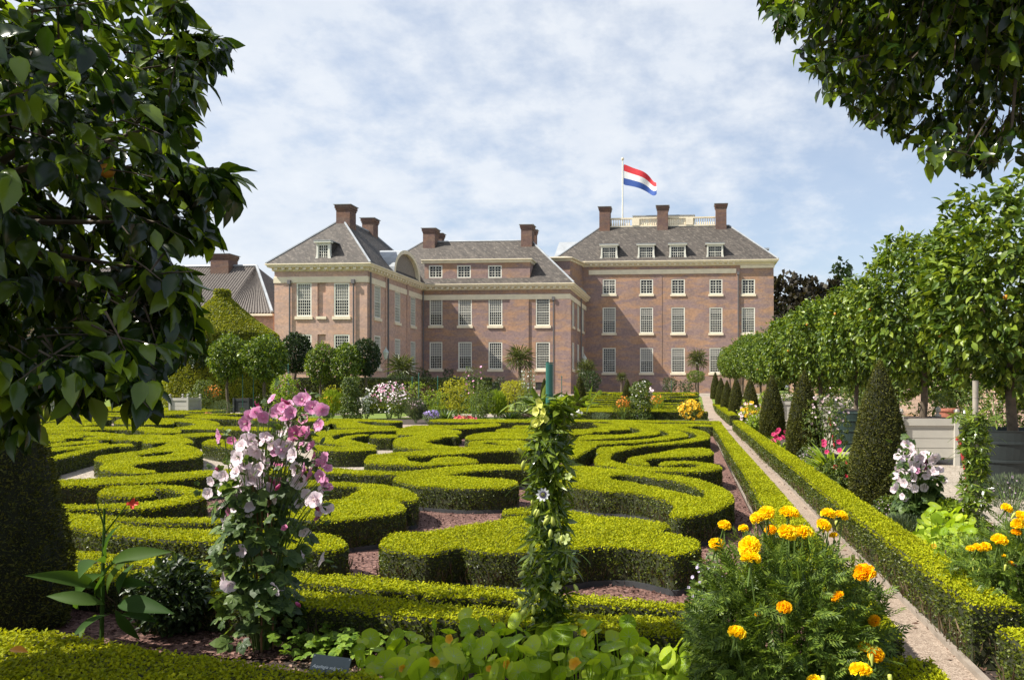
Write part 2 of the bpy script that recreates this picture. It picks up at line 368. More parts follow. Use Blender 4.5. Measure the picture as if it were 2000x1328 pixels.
sheet('cross_path', -30, 27.8, 30, 30.4, .004, M['path'])
flat('gravel_walk', [(3.5, 2), (11.6, 2), (11.6, 27.5), (3.5, 27.5)], .004, M['palegravel'])
sheet('gravel_walk', 3.4, 30.6, 11.6, 84, .010, M['palegravel'])
sheet('gravel_court', -60, 60.5, 3.3, 90, .014, M['palegravel'])
sheet('gravel_court', -15, 37.5, -4.5, 42.5, .012, M['palegravel'])
sheet('gravel_court', -35, 40, -19, 47, .012, M['palegravel'])
b = MB(); b.box(XP1, .5, -.02, XP1 + .035, 27.5, .035); tag(b.build('path_edging', M['stone']), 'thin grey stone edging strip between the sand path and the long right hedge', 'edging')
b = MB(); b.box(.80, 4.4, -.02, .83, 27.2, .035); tag(b.build('path_edging', M['stone']), 'thin edging strip between the red gravel and the low hedge left of the path', 'edging')
# ---------------- hedges ------------------------------------------------------
HH = .31
def catm(P, k=4):
    P = np.asarray(P, float); n = len(P); o = []
    for i in range(n):
        p0, p1, p2, p3 = P[i - 1], P[i], P[(i + 1) % n], P[(i + 2) % n]
        for j in range(k):
            s = j / k; o.append(.5 * ((2 * p1) + (-p0 + p2) * s + (2 * p0 - 5 * p1 + 4 * p2 - p3) * s * s + (-p0 + 3 * p1 - 3 * p2 + p3) * s ** 3))
    return np.array(o)
hcount = [0]
def lodsize(d): return np.interp(d, [2, 5, 10, 20, 35, 60], [.018, .022, .026, .036, .055, .11])
def sample_tris(V, T, dens_fn, cov):
    a, b_, c = V[T[:, 0]], V[T[:, 1]], V[T[:, 2]]
    n = np.cross(b_ - a, c - a); ar = np.linalg.norm(n, axis=1) / 2; n = nrm(n); cen = (a + b_ + c) / 3
    d = np.hypot(cen[:, 0], cen[:, 1]); s = lodsize(d) * dens_fn
    cnt = rng.poisson(ar * cov / (.45 * s * s)); idx = np.repeat(np.arange(len(T)), cnt)
    r1 = np.sqrt(rng.random(len(idx))); r2 = rng.random(len(idx))
    P = (1 - r1)[:, None] * a[idx] + (r1 * (1 - r2))[:, None] * b_[idx] + (r1 * r2)[:, None] * c[idx]
    return P, n[idx], s[idx]
def subdiv_long(V, T, mx):
    V = [tuple(v) for v in V]; T = [tuple(x) for x in T]
    for _ in range(5):
        out_ = []; ch = False; mid = {}
        for (a, b_, c) in T:
            e = [(a, b_), (b_, c), (c, a)]; L = [math.dist(V[i], V[j]) for i, j in e]; k = int(np.argmax(L)); i, j = e[k]
            lim = mx * max(1, math.hypot(V[i][0], V[i][1]) / 6)
            if L[k] > lim:
                key = (min(i, j), max(i, j))
                if key not in mid: V.append(tuple((np.array(V[i]) + V[j]) / 2)); mid[key] = len(V) - 1
                q = mid[key]; o3 = [x for x in (a, b_, c) if x not in (i, j)][0]
                out_ += [(i, q, o3), (q, j, o3)]; ch = True
            else: out_.append((a, b_, c))
        T = out_
        if not ch: break
    return np.array(V), np.array(T)
def hedge(outer, label, h=HH, holes=(), px=True, smooth=4, group=None, z0=None, top='boxtop', name='box_hedge', jit=True, cov=1.0):
    hcount[0] += 1; dz = (hcount[0] % 9) * .0022 if jit else 0
    def conv(L):
        if px: L = [G(x, y, h) for x, y in L]
        L = np.array(L, float); L = catm(L, smooth) if smooth else L
        return L
    loops = [conv(outer)] + [conv(x) for x in holes]
    def area(L): return .5 * np.sum(L[:, 0] * np.roll(L[:, 1], -1) - np.roll(L[:, 0], -1) * L[:, 1])
    for i, L in enumerate(loops):
        if (area(L) > 0) != (i == 0): loops[i] = L[::-1]
    base = z0 if z0 is not None else 0.
    ztop = base + h + dz
    tess = tessellate_polygon([[Vector((x, y, 0)) for x, y in L] for L in loops])
    A = np.concatenate(loops); V = np.column_stack([A, np.full(len(A), ztop)])
    T = np.array([t_ for t_ in tess])
    nn = np.cross(V[T[:, 1]] - V[T[:, 0]], V[T[:, 2]] - V[T[:, 0]])[:, 2]; T[nn < 0] = T[nn < 0][:, ::-1]; T = T[np.abs(nn) > 1e-9]
    mb = MB(); mb.add(V - (0, 0, .008), T, 0)
    sv = []; st = []; n = 0; edges = []
    for L in loops:
        k = len(L); zs = (ztop - .008, base - .03)
        for z in zs: sv.append(np.column_stack([L, np.full(k, z)]))
        i = np.arange(k); j = (i + 1) % k
        st.append(np.stack([n + i, n + k + i, n + k + j], -1)); st.append(np.stack([n + i, n + k + j, n + j], -1)); n += 2 * k
        edges.append((L, np.roll(L, -1, 0)))
    SV = np.concatenate(sv); ST = np.concatenate(st); mb.add(SV, ST, 0)
    d0 = np.min(np.hypot(A[:, 0], A[:, 1]))
    # leaves on the top
    Vt, Tt = subdiv_long(V, T, .6)
    P, N, s = sample_tris(Vt, Tt, 1.0, 2.3 * cov)
    k = len(P); nz = N * .9 + rng.normal(size=(k, 3)) * .4; nz[:, 2] = np.abs(nz[:, 2]) + .15
    P[:, 2] += rng.random(k) ** 3 * np.minimum(s, .022) * 1.1 - s * .1 + .006 * np.sin(P[:, 0] * 9) * np.sin(P[:, 1] * 7)
    ax = rdir(k); ax[:, 2] = np.abs(ax[:, 2]) * .8 + .1
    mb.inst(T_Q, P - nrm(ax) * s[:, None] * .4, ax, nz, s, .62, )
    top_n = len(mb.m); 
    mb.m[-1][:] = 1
    # leaves on the sides
    Vs, Ts = subdiv_long(SV, ST, .5)
    P, N, s = sample_tris(Vs, Ts, 1.05, 1.5 * cov)
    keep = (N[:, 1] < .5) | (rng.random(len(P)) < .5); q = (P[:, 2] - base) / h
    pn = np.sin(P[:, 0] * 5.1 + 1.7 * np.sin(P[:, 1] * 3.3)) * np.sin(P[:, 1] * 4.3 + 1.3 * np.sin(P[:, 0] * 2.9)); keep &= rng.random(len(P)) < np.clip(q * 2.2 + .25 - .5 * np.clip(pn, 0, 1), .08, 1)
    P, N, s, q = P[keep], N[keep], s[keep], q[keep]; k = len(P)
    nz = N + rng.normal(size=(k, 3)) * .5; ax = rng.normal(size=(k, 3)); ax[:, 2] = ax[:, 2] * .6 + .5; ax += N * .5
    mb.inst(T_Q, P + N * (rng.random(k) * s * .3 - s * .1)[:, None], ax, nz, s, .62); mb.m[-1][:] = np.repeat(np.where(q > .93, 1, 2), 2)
    # bare twigs low on near sides
    if d0 < 14:
        for L0, L1 in edges:
            ln = np.linalg.norm(L1 - L0, axis=1); dd = np.hypot(L0[:, 0], L0[:, 1]); c = rng.poisson(ln * np.interp(dd, [4, 14], [110, 30]))
            i = np.repeat(np.arange(len(L0)), c); u = rng.random(len(i))[:, None]; p = L0[i] * (1 - u) + L1[i] * u
            nn = nrm((L1 - L0)[i]); no = np.column_stack([nn[:, 1], -nn[:, 0]]); p = p + no * (rng.random(len(i)) * .02)[:, None]
            k = len(i); P3_ = np.column_stack([p, base + rng.random(k) * h * .4]); ax = np.column_stack([rng.normal(size=k) * .3, rng.normal(size=k) * .3, np.ones(k)])
            mb.inst(T_Q, P3_, ax, np.column_stack([no, np.zeros(k)]) + rng.normal(size=(k, 3)) * .2, rng.uniform(.05, .13, k), .05); mb.m[-1][:] = 3
    if d0 < 13 and base == 0 and h == HH:
        for L in loops[:1]:
            t_ = nrm(np.roll(L, -1, 0) - np.roll(L, 1, 0)); no = np.column_stack([t_[:, 1], -t_[:, 0]]); Lo = L + no * .018; k = len(L); i = np.arange(k); j = (i + 1) % k
            v = np.concatenate([np.column_stack([Lo, np.full(k, .045)]), np.column_stack([Lo, np.full(k, -.02)]), np.column_stack([L, np.full(k, .045)])])
            mb.add(v, np.concatenate([np.stack([i, k + i, k + j, j], -1), np.stack([2 * k + i, i, j, 2 * k + j], -1)]), 4)
    c0 = A.mean(0)
    o = mb.build(name, [M['boxcore'], M[top], M['boxside'], M['twig'], M['edging']], origin=(c0[0], c0[1], base))
    tag(o, label, 'hedge', group); return o
def stroke(pts, w, **k):
    P = np.array(pts, float)
    Q = []
    for i in range(len(P) - 1):
        p0, p1, p2, p3 = P[max(i - 1, 0)], P[i], P[i + 1], P[min(i + 2, len(P) - 1)]
        for j in range(5):
            s = j / 5; Q.append(.5 * ((2 * p1) + (-p0 + p2) * s + (2 * p0 - 5 * p1 + 4 * p2 - p3) * s * s + (-p0 + 3 * p1 - 3 * p2 + p3) * s ** 3))
    Q.append(P[-1]); Q = np.array(Q); t_ = nrm(np.gradient(Q, axis=0)); n = np.column_stack([t_[:, 1], -t_[:, 0]]) * w / 2
    return hedge(np.concatenate([Q + n, (Q - n)[::-1]]), px=False, smooth=0, **k)
HG = 'clipped box hedges of the scrolled parterre'
H = [
("wide wavy box hedge with rounded left end, nearest the middle of the red gravel", [(745,1065),(750,1052),(770,1043),(820,1040),(870,1033),(920,1025),(975,1016),(1030,1008),(1080,1002),(1120,1000),(1176,1009),(1232,1013),(1280,1020),(1304,1027),(1306,1032),(1282,1038),(1312,1041),(1336,1049),(1356,1054),(1366,1062),(1360,1074),(1336,1081),(1316,1084),(1292,1079),(1260,1073),(1230,1069),(1184,1068),(1150,1070),(1106,1076),(1035,1080),(975,1079),(922,1075),(905,1071),(882,1073),(850,1082),(825,1084),(787,1078),(760,1073)], []),
("teardrop box hedge with long left arm and dark slit, in the centre behind red gravel", [(610,914),(640,915),(700,919),(750,922),(790,922),(825,920),(862,915),(912,910),(975,908),(1020,909),(1056,909),(1056,917),(1020,917),(950,919),(900,924),(870,930),(905,932),(962,936),(1000,939),(1011,944),(1000,950),(975,954),(912,955),(850,952),(812,949),(775,940),(771,935),(779,929),(725,928),(675,926),(622,925),(605,924)], []),
("large hooked box hedge loop around a long slot, right of the climber pillar", [(1062,910),(1100,909),(1142,912),(1200,917),(1250,921),(1280,925),(1320,931),(1360,937),(1400,950),(1424,962),(1431,972),(1426,982),(1400,996),(1370,1006),(1340,1011),(1318,1010),(1310,1003),(1319,994),(1316,984),(1292,975),(1260,967),(1220,962),(1160,959),(1120,953),(1095,950),(1085,944),(1090,935),(1062,920)], [[(1192,930),(1220,928),(1280,934),(1320,940),(1356,951),(1377,961),(1374,974),(1346,969),(1320,962),(1280,953),(1230,943),(1200,939),(1189,934)]]),
("broad curling box hedge with stepped right end, beside the pink mallow flowers", [(565,942),(622,942),(662,944),(700,946),(750,950),(787,956),(810,966),(814,974),(808,979),(787,980),(775,980),(785,988),(790,996),(775,1002),(750,1008),(700,1014),(650,1018),(610,1019),(560,1018),(530,1006),(545,990),(580,984),(625,982),(675,975),(690,965),(707,957),(700,952),(687,951),(622,950),(570,949)], []),
("long thick box hedge band ending in a rounded nose below the pink mallow", [(60,1002),(106,1003),(150,1006),(184,1009),(200,1018),(240,1028),(300,1035),(380,1038),(436,1038),(520,1040),(605,1045),(630,1046),(655,1051),(672,1060),(677,1067),(670,1072),(650,1076),(610,1077),(550,1073),(480,1066),(430,1061),(380,1059),(320,1056),(260,1050),(220,1046),(180,1040),(150,1033),(108,1029),(60,1027)], []),
("thin box hedge strip running between the spiral and the long thick band", [(196,1009),(216,1012),(260,1015),(320,1017),(380,1014),(448,1013),(510,1014),(512,1022),(448,1023),(360,1024),(260,1021),(208,1016)], []),
("spiral box hedge with round oval head and trailing tail, left of the mallow", [(60,984),(103,988),(140,989),(180,990),(220,989),(260,986),(300,983),(340,977),(360,970),(357,963),(330,958),(290,957),(300,963),(298,968),(280,971),(250,972),(220,971),(200,968),(194,964),(200,960),(216,956),(244,953),(280,951.5),(320,951),(360,954),(390,960),(401,968),(396,974),(372,982),(340,989),(300,994),(260,996),(200,996),(160,997),(120,998),(60,995)], []),
("long straight box hedge band behind the spiral, reaching to the mallow", [(50,943),(96,942),(180,937),(260,933),(360,925),(428,921),(500,915),(590,914),(590,924),(500,927),(430,931),(380,935),(320,942),(260,946),(200,949),(140,951),(97,953),(50,955)], []),
("S-shaped box hedge scroll with a dark oval eye, on pale gravel at left", [(188,898),(190,893),(204,890),(230,887),(260,883),(290,878),(316,872),(326,867),(350,867),(372,872),(388,878),(394,886),(384,892),(360,897),(320,900),(280,904),(258,909),(262,914),(285,918),(306,922),(270,924),(240,923),(216,920),(200,916),(197,911),(206,906),(200,902)], [[(268,889),(300,884),(338,881),(340,885),(320,890),(290,893),(272,892)]]),
("long curved box hedge arm sweeping down to the left yew cone", [(60,898),(88,896),(120,888),(160,878),(200,871),(235,868),(256,868),(255,872),(220,873),(180,880),(140,890),(92,901),(60,906)], []),
("second curved box hedge arm fanning behind the long left one", [(60,880),(84,877),(140,873),(190,868),(212,866),(200,870),(160,875),(120,880),(85,884),(60,886)], []),
("thin third box hedge arm of the fan at far left", [(60,870),(84,869),(120,866),(180,862),(190,864),(140,869),(85,873),(60,874)], []),
("box hedge with leaf-shaped end behind the S-scroll on the left", [(168,858),(172,855),(200,853.5),(240,852),(280,850),(330,851),(356,855),(374,861),(372,866),(340,867),(322,864),(300,866),(283,864),(280,861),(261,861),(232,860),(215,858),(200,860)], []),
("short box hedge bar near the left yew cone, upper of two", [(75,851),(140,850.5),(162,853),(140,856.5),(75,858)], []),
("short box hedge bar near the left yew cone, lower of two", [(75,859),(118,859),(123,862),(75,865)], []),
("slim box hedge line curving above the leaf-ended hedge on the left", [(60,843),(120,843),(180,845),(230,849),(244,851),(200,852),(160,850.5),(120,848),(60,847.5)], []),
("long box hedge with drop-shaped right end on the left side", [(60,836),(140,836),(200,835),(260,835),(310,837),(346,840),(352,844),(340,847),(290,847),(284,843),(270,841),(220,840),(160,841),(60,841.5)], []),
("curling box hedge with blunt oval head left of the small blue-green shrub", [(226,826),(229,821),(240,819),(280,817),(360,818),(400,820),(426,826),(420,831),(380,834.5),(340,836),(372,832),(384,829),(375,826),(340,823),(337,826.5),(320,828.5),(280,829),(240,828.5)], []),
("tapering box hedge scroll at far left, upper one of the pair", [(60,815),(72,813),(140,813.5),(200,815.5),(216,818),(200,821),(150,823),(110,823.5),(70,822)], []),
("tapering box hedge scroll at far left, lower one of the pair", [(70,829.5),(110,826.5),(160,824.5),(196,824.5),(199,827),(170,831),(120,834),(70,833)], []),
("pointed leaf box hedge among the farthest rows on the left", [(140,809.5),(160,804.5),(200,806),(260,809.5),(290,812),(260,814),(180,813),(144,812.5)], []),
("small blunt box hedge among the farthest rows on the left", [(298,808.5),(320,805),(360,805.5),(367,809),(340,811.5),(302,811)], []),
("farthest box hedge row at the back of the left half", [(40,799),(140,796.5),(260,795),(400,800),(440,802),(400,804.5),(340,803.5),(260,802.5),(160,803.5),(90,806.5),(40,806)], []),
("box hedge behind the small blue-green shrub, joined to the back border", [(362,814),(400,811),(460,815),(520,817),(600,819),(610,823),(520,821.5),(460,819),(400,818)], []),
("narrow box hedge slip above the gravel nook left of the mallow", [(344,850.5),(400,847),(430,848.5),(450,851),(420,851.5),(380,854),(352,853)], []),
("rounded box hedge block on pale gravel just left of the mallow flowers", [(400,864),(420,860),(470,862),(520,866),(556,872),(520,880),(450,876),(402,869)], []),
("long low box hedge line passing behind the mallow's top flowers", [(346,838),(400,833.5),(470,834),(540,836),(604,838),(604,842),(540,841),(470,840),(400,838.5)], []),
("back border box hedge right of the ivy-green climber pillar", [(604,817.5),(640,818),(700,819),(765,821.5),(785,823.5),(760,825.5),(735,823.5),(700,823),(604,820.5)], []),
("box hedge curl with a dark nook right of the mallow's top", [(620,829),(645,822.5),(684,823.5),(712,829),(735,832),(772,833.5),(750,836),(705,836),(667,836),(660,833),(657,828),(645,826.5),(634,831),(624,834)], []),
("C-shaped box hedge double ring right of the mallow flowers", [(612,850),(625,843),(660,840),(720,838),(774,837),(774,841),(720,843),(670,846.5),(648,851),(648,856),(657,860),(672,854),(684,851.5),(705,849.5),(719,850),(705,852),(690,854.5),(682,858),(693,862.5),(712,867),(735,872),(715,873),(690,873),(660,869),(630,864),(614,858)], []),
("small tongue of box hedge inside the C-shaped double ring", [(724,852),(735,850),(771,850.5),(771,855),(750,855.5),(728,855)], []),
("leaf-shaped box hedge lobe pointing right in the middle rows", [(776,845),(779,840),(792,835.5),(810,832.5),(847,832),(855,835),(870,838.5),(897,842.5),(898,846),(885,848.5),(825,850.5),(795,850.5),(779,849)], []),
("slim hooked box hedge beside the red flowers of the back border", [(848,831),(860,832),(890,832),(930,830),(948,828),(971,828),(975,830.5),(965,833.5),(927,836.5),(890,838),(856,836)], []),
("box hedge band behind the big lying S in the middle", [(618,871.5),(660,874.5),(720,874.5),(732,877.5),(727,880),(690,882),(630,882),(618,880)], []),
("big lying S box hedge with curled left head in the middle distance", [(714,902),(716,897),(720,893),(735,890),(765,887),(810,883),(845,880.5),(800,877.5),(775,873),(770,866),(771,862),(777,858),(810,853),(840,851),(888,851),(892,854),(877,854),(862,856),(852,860),(832,863.5),(830,866),(843,869),(862,872),(900,875),(980,875),(1050,877),(1056,882),(995,881),(950,884),(905,887),(860,890),(825,892),(792,893),(795,898),(797,903),(820,906),(842,905),(843,900),(855,896.5),(875,895),(897,895),(920,898),(931,902),(927,905.5),(890,909),(840,911.5),(795,910.5),(750,908.5),(722,906)], []),
("oval box hedge lobe behind the ring, left of the climber pillar", [(910,854),(920,850),(942,846),(980,844),(1042,845),(1042,856),(995,857),(950,857.5),(920,859)], []),
("oval box hedge ring with a hollow, left of the climber pillar", [(916,867),(921,863.5),(944,861),(995,860.5),(1025,862.5),(1032,865.5),(1025,868.5),(990,869.5),(976,868),(970,864.5),(953,864),(942,866),(950,869),(985,871.5),(1042,872),(1042,876),(980,874.5),(935,873),(920,871)], []),
("small box hedge wedge far back, left of the climber pillar", [(971,842),(975,839),(990,837.5),(1042,838.5),(1042,842.5),(1000,843)], []),
("narrow box hedge sliver far back, left of the climber pillar", [(1002,834),(1010,832),(1042,832.5),(1042,835.5),(1010,835.5)], []),
("back border box hedge running from the red flowers to the path", [(850,820),(935,819.5),(1047,820.5),(1130,820.5),(1240,821.5),(1330,822.5),(1397,823.5),(1397,826.5),(1280,825),(1130,824),(1047,825),(950,825),(850,824)], []),
("outermost swooping S box hedge with curled head, nearest the path hedge", [(1195,824),(1260,827),(1310,832),(1350,838),(1375,844),(1385,851),(1380,858),(1355,863),(1320,867),(1280,870.5),(1245,874.5),(1215,880),(1197,886),(1190,893),(1193,900),(1210,906),(1240,911),(1280,914.5),(1310,916),(1350,915.5),(1368,912),(1365,908),(1340,907),(1310,909.5),(1295,911.5),(1288,908.5),(1296,904.5),(1320,903),(1350,903),(1380,906),(1400,910),(1408,914),(1400,919),(1360,922),(1300,922),(1250,920),(1210,915.5),(1168,908),(1163,900),(1168,891),(1184,882),(1220,874.5),(1260,869.5),(1300,865),(1335,861),(1358,856),(1363,850),(1347,844),(1310,838.5),(1270,833.5),(1230,829.5),(1195,827)], []),
("nested arc box hedge with broad arrow-shaped blade at its left end", [(1250,831),(1280,835),(1320,842),(1341,849),(1336,854),(1300,859),(1260,863.5),(1200,867.5),(1170,869.5),(1156,876),(1140,884),(1122,895),(1113,889),(1107,877),(1100,869),(1110,864),(1160,863.5),(1220,862),(1270,858),(1304,851),(1306,846),(1290,840),(1260,835),(1220,831.5)], []),
("third nested arc box hedge inside the arrow-bladed one", [(1200,828.5),(1250,834),(1280,840),(1287,846),(1270,850.5),(1230,854.5),(1170,858.5),(1122,861),(1121,857),(1150,851.5),(1210,850.5),(1244,847),(1254,842),(1240,836.5),(1210,831.5)], []),
("innermost arc box hedge with notched tip of the nested swirls", [(1160,827.5),(1210,831.5),(1228,837),(1220,840),(1186,841),(1187,844),(1156,845),(1150,848),(1108,850),(1108,842),(1140,840),(1168,836.5),(1172,832)], []),
("box hedge tongue pointing to the end of the gravel beside the path", [(1255,828),(1330,828.5),(1360,828.5),(1391,830),(1391,833),(1360,832),(1334,834),(1300,832)], []),
("small box hedge wedge tucked behind the outermost S curve", [(1170,875.5),(1200,873),(1230,872),(1206,877),(1186,880.5),(1170,885)], []),
("bean-shaped box hedge inside the outermost S curve, near the gravel", [(1226,899),(1232,895),(1260,889.5),(1300,883.5),(1322,878),(1350,876.5),(1380,877),(1390,882),(1391,886),(1376,890),(1320,893),(1270,896),(1257,900.5),(1266,906),(1260,909),(1240,908),(1228,904.5)], []),
("short stub of box hedge peeping out behind the wide wavy one", [(984,1000),(1003,995.5),(1035,995),(1055,998),(1035,1003),(1000,1006),(985,1005)], []),
]
for lab, outer, holes in H: hedge(outer, lab, holes=holes, group=HG)
F1 = [(60,1067),(116,1074),(168,1082),(270,1089),(430,1106),(600,1123),(700,1128),(775,1135),(850,1144),(950,1150),(1015,1156),(1130,1166),(1300,1178),(1360,1183),(1360,1198),(1300,1192),(1130,1182),(1007,1176),(808,1163),(700,1151),(600,1141),(430,1124),(270,1106),(168,1096),(116,1089),(60,1082)]
hedge(F1, "upper of the two straight low box hedges crossing the foreground", group='straight border box hedges', smooth=2, h=.24)
F2 = [(60,1094),(116,1100),(300,1122),(430,1140),(600,1158),(718,1167),(836,1182),(1026,1197),(1360,1216),(1360,1250),(1026,1226),(836,1211),(718,1200),(600,1190),(430,1170),(300,1148),(116,1126),(60,1118)]
hedge(F2, "lower, thicker straight box hedge crossing the foreground behind the nasturtiums", group='straight border box hedges', smooth=2, h=.22)
F3 = [G(-120, 1222, .42), G(0, 1235, .42), G(150, 1250, .42), G(300, 1275, .42), G(450, 1298, .42), G(600, 1318, .42), G(760, 1350, .42), (-.55, 1.5), (-3.2, 1.7)]
hedge(F3, "shaded box hedge filling the bottom left corner of the foreground", h=.42, px=False, smooth=3, top='boxtop', group='straight border box hedges')
# rows beside the path
def strip(x0, x1, y0, y1, label, h=HH, z0=0):
    n = max(2, int((y1 - y0) / 2)); ys = np.linspace(y0, y1, n); a = [(x0 + .012 * math.sin(y * 1.9), y) for y in ys]; c = [(x1 + .012 * math.sin(y * 2.3 + 1), y) for y in ys[::-1]]
    hedge(a + c, label, px=False, smooth=0, h=h, z0=z0, group='box hedges along the sand path')
strip(.82, 1.10, 3.9, 27.4, "long low box hedge on the left side of the narrow sand path")
strip(1.60, 1.88, 4.35, 27.2, "long low box hedge on the right side of the narrow sand path", h=.34)
strip(1.60, 2.0, 2.0, 4.0, "short box hedge block in the bottom right corner by the sand path", h=.34)
strip(.84, 1.14, 2.3, 3.6, "low box hedge end under the marigolds beside the sand path")
strip(1.68, 2.05, 31.4, 56, "far box hedge beyond the cross path on the right of the sand path", h=.4)
hedge([(1.7, 30.8), (3.4, 30.8), (3.4, 31.35), (1.7, 31.35)], "short cross-wise box hedge at the far corner by the yew cones", px=False, smooth=0, h=.42, group='box hedges along the sand path')
hedge([(-9, 36.2), (.9, 36.2), (.9, 36.7), (-9, 36.7)], "low box border with dark face at the front of the far compartment", px=False, smooth=0, h=.36, group='far box hedges')
hedge([(-31, 31.5), (-20, 31.6), (-20, 32.1), (-31, 32)], "low box border with dark face left of the round white mallow shrub", px=False, smooth=0, h=.36, group='far box hedges')
ORD = 'first second third fourth fifth sixth seventh eighth ninth tenth eleventh twelfth thirteenth fourteenth fifteenth sixteenth seventeenth'.split()
FG = 'box scrolls of the far compartment'; FL = 'low box scroll in the sunlit far compartment'
for i in range(17):
    y = 37.6 + i * 1.35 + random.uniform(-.2, .2); x0 = -8.5 + random.uniform(0, 3.5) * (i % 3 > 0); x1 = .6 - random.uniform(0, 3) * (i % 2)
    a = random.uniform(.25, .6); ph = random.uniform(0, 6)
    stroke([(x0 + (x1 - x0) * k / 6, y + a * math.sin(ph + k * 1.4)) for k in range(7)], .62, label=FL + ', ' + ORD[i] + ' row from the front', group=FG, z0=gz(y), h=.3)
for i in range(9):
    y = 44 + i * 1.6; x0 = -30 + random.uniform(0, 6); x1 = -11 - random.uniform(0, 3)
    stroke([(x0 + (x1 - x0) * k / 8, y + .5 * math.sin(i + k * 1.3)) for k in range(9)], .7, label='low box hedge scroll far back before the left wing, ' + ORD[i] + ' row from the front', group='box scrolls before the left wing', z0=gz(y), h=.3)
# ---------------- the palace --------------------------------------------------
Y1, Y2, Y3 = 62.5, 76.0, 88.0
ZB = .8
XL, XR = XY(536, Y1), XY(717, Y1)
XM = XY(1113, Y2); XA, XB = -15.7, XY(1511, Y3)
E1 = ZY(620, 516, Y1); E3 = ZY(1300, 510, Y3)          # eaves heights
pal = thing('palace', 'large rose brick palace with grey hipped roofs, white sash windows and tall chimneys', 'palace', ((XL + XB) / 2, Y2, ZB))
def facade(mb, o, u, width, z0, z1, holes, dep=.16, m=0, mr=0):
    """upright wall from o along u with rectangular holes (x0,x1,z0,z1) and reveals going inward (left of u)"""
    o = np.array(o, float); u = np.array(u, float); inn = np.array((-u[1], u[0]))
    xs = sorted({0, width, *[h[0] for h in holes], *[h[1] for h in holes]}); zs = sorted({z0, z1, *[h[2] for h in holes], *[h[3] for h in holes]})
    p = lambda x, z, d=0: (*(o + u * x + inn * d), z)
    for i in range(len(xs) - 1):
        for j in range(len(zs) - 1):
            cx, cz = (xs[i] + xs[i + 1]) / 2, (zs[j] + zs[j + 1]) / 2
            if any(h[0] < cx < h[1] and h[2] < cz < h[3] for h in holes): continue
            mb.poly([p(xs[i], zs[j]), p(xs[i + 1], zs[j]), p(xs[i + 1], zs[j + 1]), p(xs[i], zs[j + 1])], m)
    for h in holes:
        a, b_, c, d = h[:4]
        mb.poly([p(a, c), p(a, c, dep), p(b_, c, dep), p(b_, c)], mr); mb.poly([p(a, d), p(b_, d), p(b_, d, dep), p(a, d, dep)], mr)
        mb.poly([p(a, c), p(a, d), p(a, d, dep), p(a, c, dep)], mr); mb.poly([p(b_, c), p(b_, c, dep), p(b_, d, dep), p(b_, d)], mr)
        if len(h) > 4: mb.poly([p(a, c, dep), p(b_, c, dep), p(b_, d, dep), p(a, d, dep)], mr)
def sash(o, u, h, nx, ny, blind=0, split=.5, case=False, bars=False, parent=pal, sill=True, name='window'):
    """window set in hole h of the wall (o,u): frame with glazing bars > pane, sill, blind"""
    o = np.array(o, float); u = np.array(u, float); inn = np.array((-u[1], u[0])); x0, x1, z0, z1 = h[:4]; w = x1 - x0; hh = z1 - z0
    ang = math.atan2(u[1], u[0]); loc = np.array((*(o + u * (x0 + w / 2)), z0)); Rm = np.array(((u[0], -u[1]), (u[1], u[0])))
    def loc2w(mb):
        mb.v = [np.column_stack([(v[:, :2] @ np.array(((u[0], u[1]), (inn[0], inn[1])))) + loc[:2], v[:, 2] + loc[2]]) for v in mb.v]; return mb
    f = MB(); fw = .12 if not bars else .05; d0, d1 = .02, .11
    f.box(-w / 2, d0, 0, -w / 2 + fw, d1, hh); f.box(w / 2 - fw, d0, 0, w / 2, d1, hh); f.box(-w / 2 + fw, d0, hh - fw, w / 2 - fw, d1, hh); f.box(-w / 2 + fw, d0, 0, w / 2 - fw, d1, fw)
    iw, ih = w - 2 * fw, hh - 2 * fw; mw = .031
    for i in range(1, nx):
        x = -w / 2 + fw + iw * i / nx; ww = mw * (2.2 if case and i == nx // 2 else 1)
        f.box(x - ww / 2, .055, fw, x + ww / 2, .10, hh - fw)
    if not bars:
        for j in range(1, ny):
            z = fw + ih * j / ny; ww = mw * (2 if (not case and j == ny // 2) or (case and ny > 4 and j == int(ny * .62)) else 1)
            f.box(-w / 2 + fw, .06, z - ww / 2, w / 2 - fw, .096, z + ww / 2)
    fr = loc2w(f).build(name, M['white'] if not bars else M['pipe'], parent)
    p = MB(); p.box(-w / 2 + fw * .5, .115, fw * .5, w / 2 - fw * .5, .125, hh - fw * .5); loc2w(p).build('pane', M['pane'], fr)
    if blind > 0:
        q = MB(); q.box(-w / 2 + fw * .6, .103, hh - fw - ih * blind, w / 2 - fw * .6, .111, hh - fw * .7); loc2w(q).build('blind', M['blind'], fr)
    if sill:
        s = MB(); s.box(-w / 2 - .12, -.10, -.26, w / 2 + .12, .05, -.003); loc2w(s).build('sill', M['cream'], fr)
def sweep(mb, path, prof, closed=False, m=0):
    P = np.array(path, float); n = len(P); offs = []
    for i in range(n):
        a = P[i] - P[i - 1] if (i > 0 or closed) else P[1] - P[0]; b_ = P[(i + 1) % n] - P[i] if (i < n - 1 or closed) else a
        na = nrm(np.array((a[1], -a[0]))); nb = nrm(np.array((b_[1], -b_[0]))); k = na + nb; offs.append(k / max(1e-6, (k @ na)))
    V = [(*(P[i] + offs[i] * o_), z) for (o_, z) in prof for i in range(n)]
    rng_ = n if closed else n - 1
    F = [(j * n + i, j * n + (i + 1) % n, (j + 1) * n + (i + 1) % n, (j + 1) * n + i) for j in range(len(prof) - 1) for i in range(rng_)]
    mb.add(V, np.array(F), m)
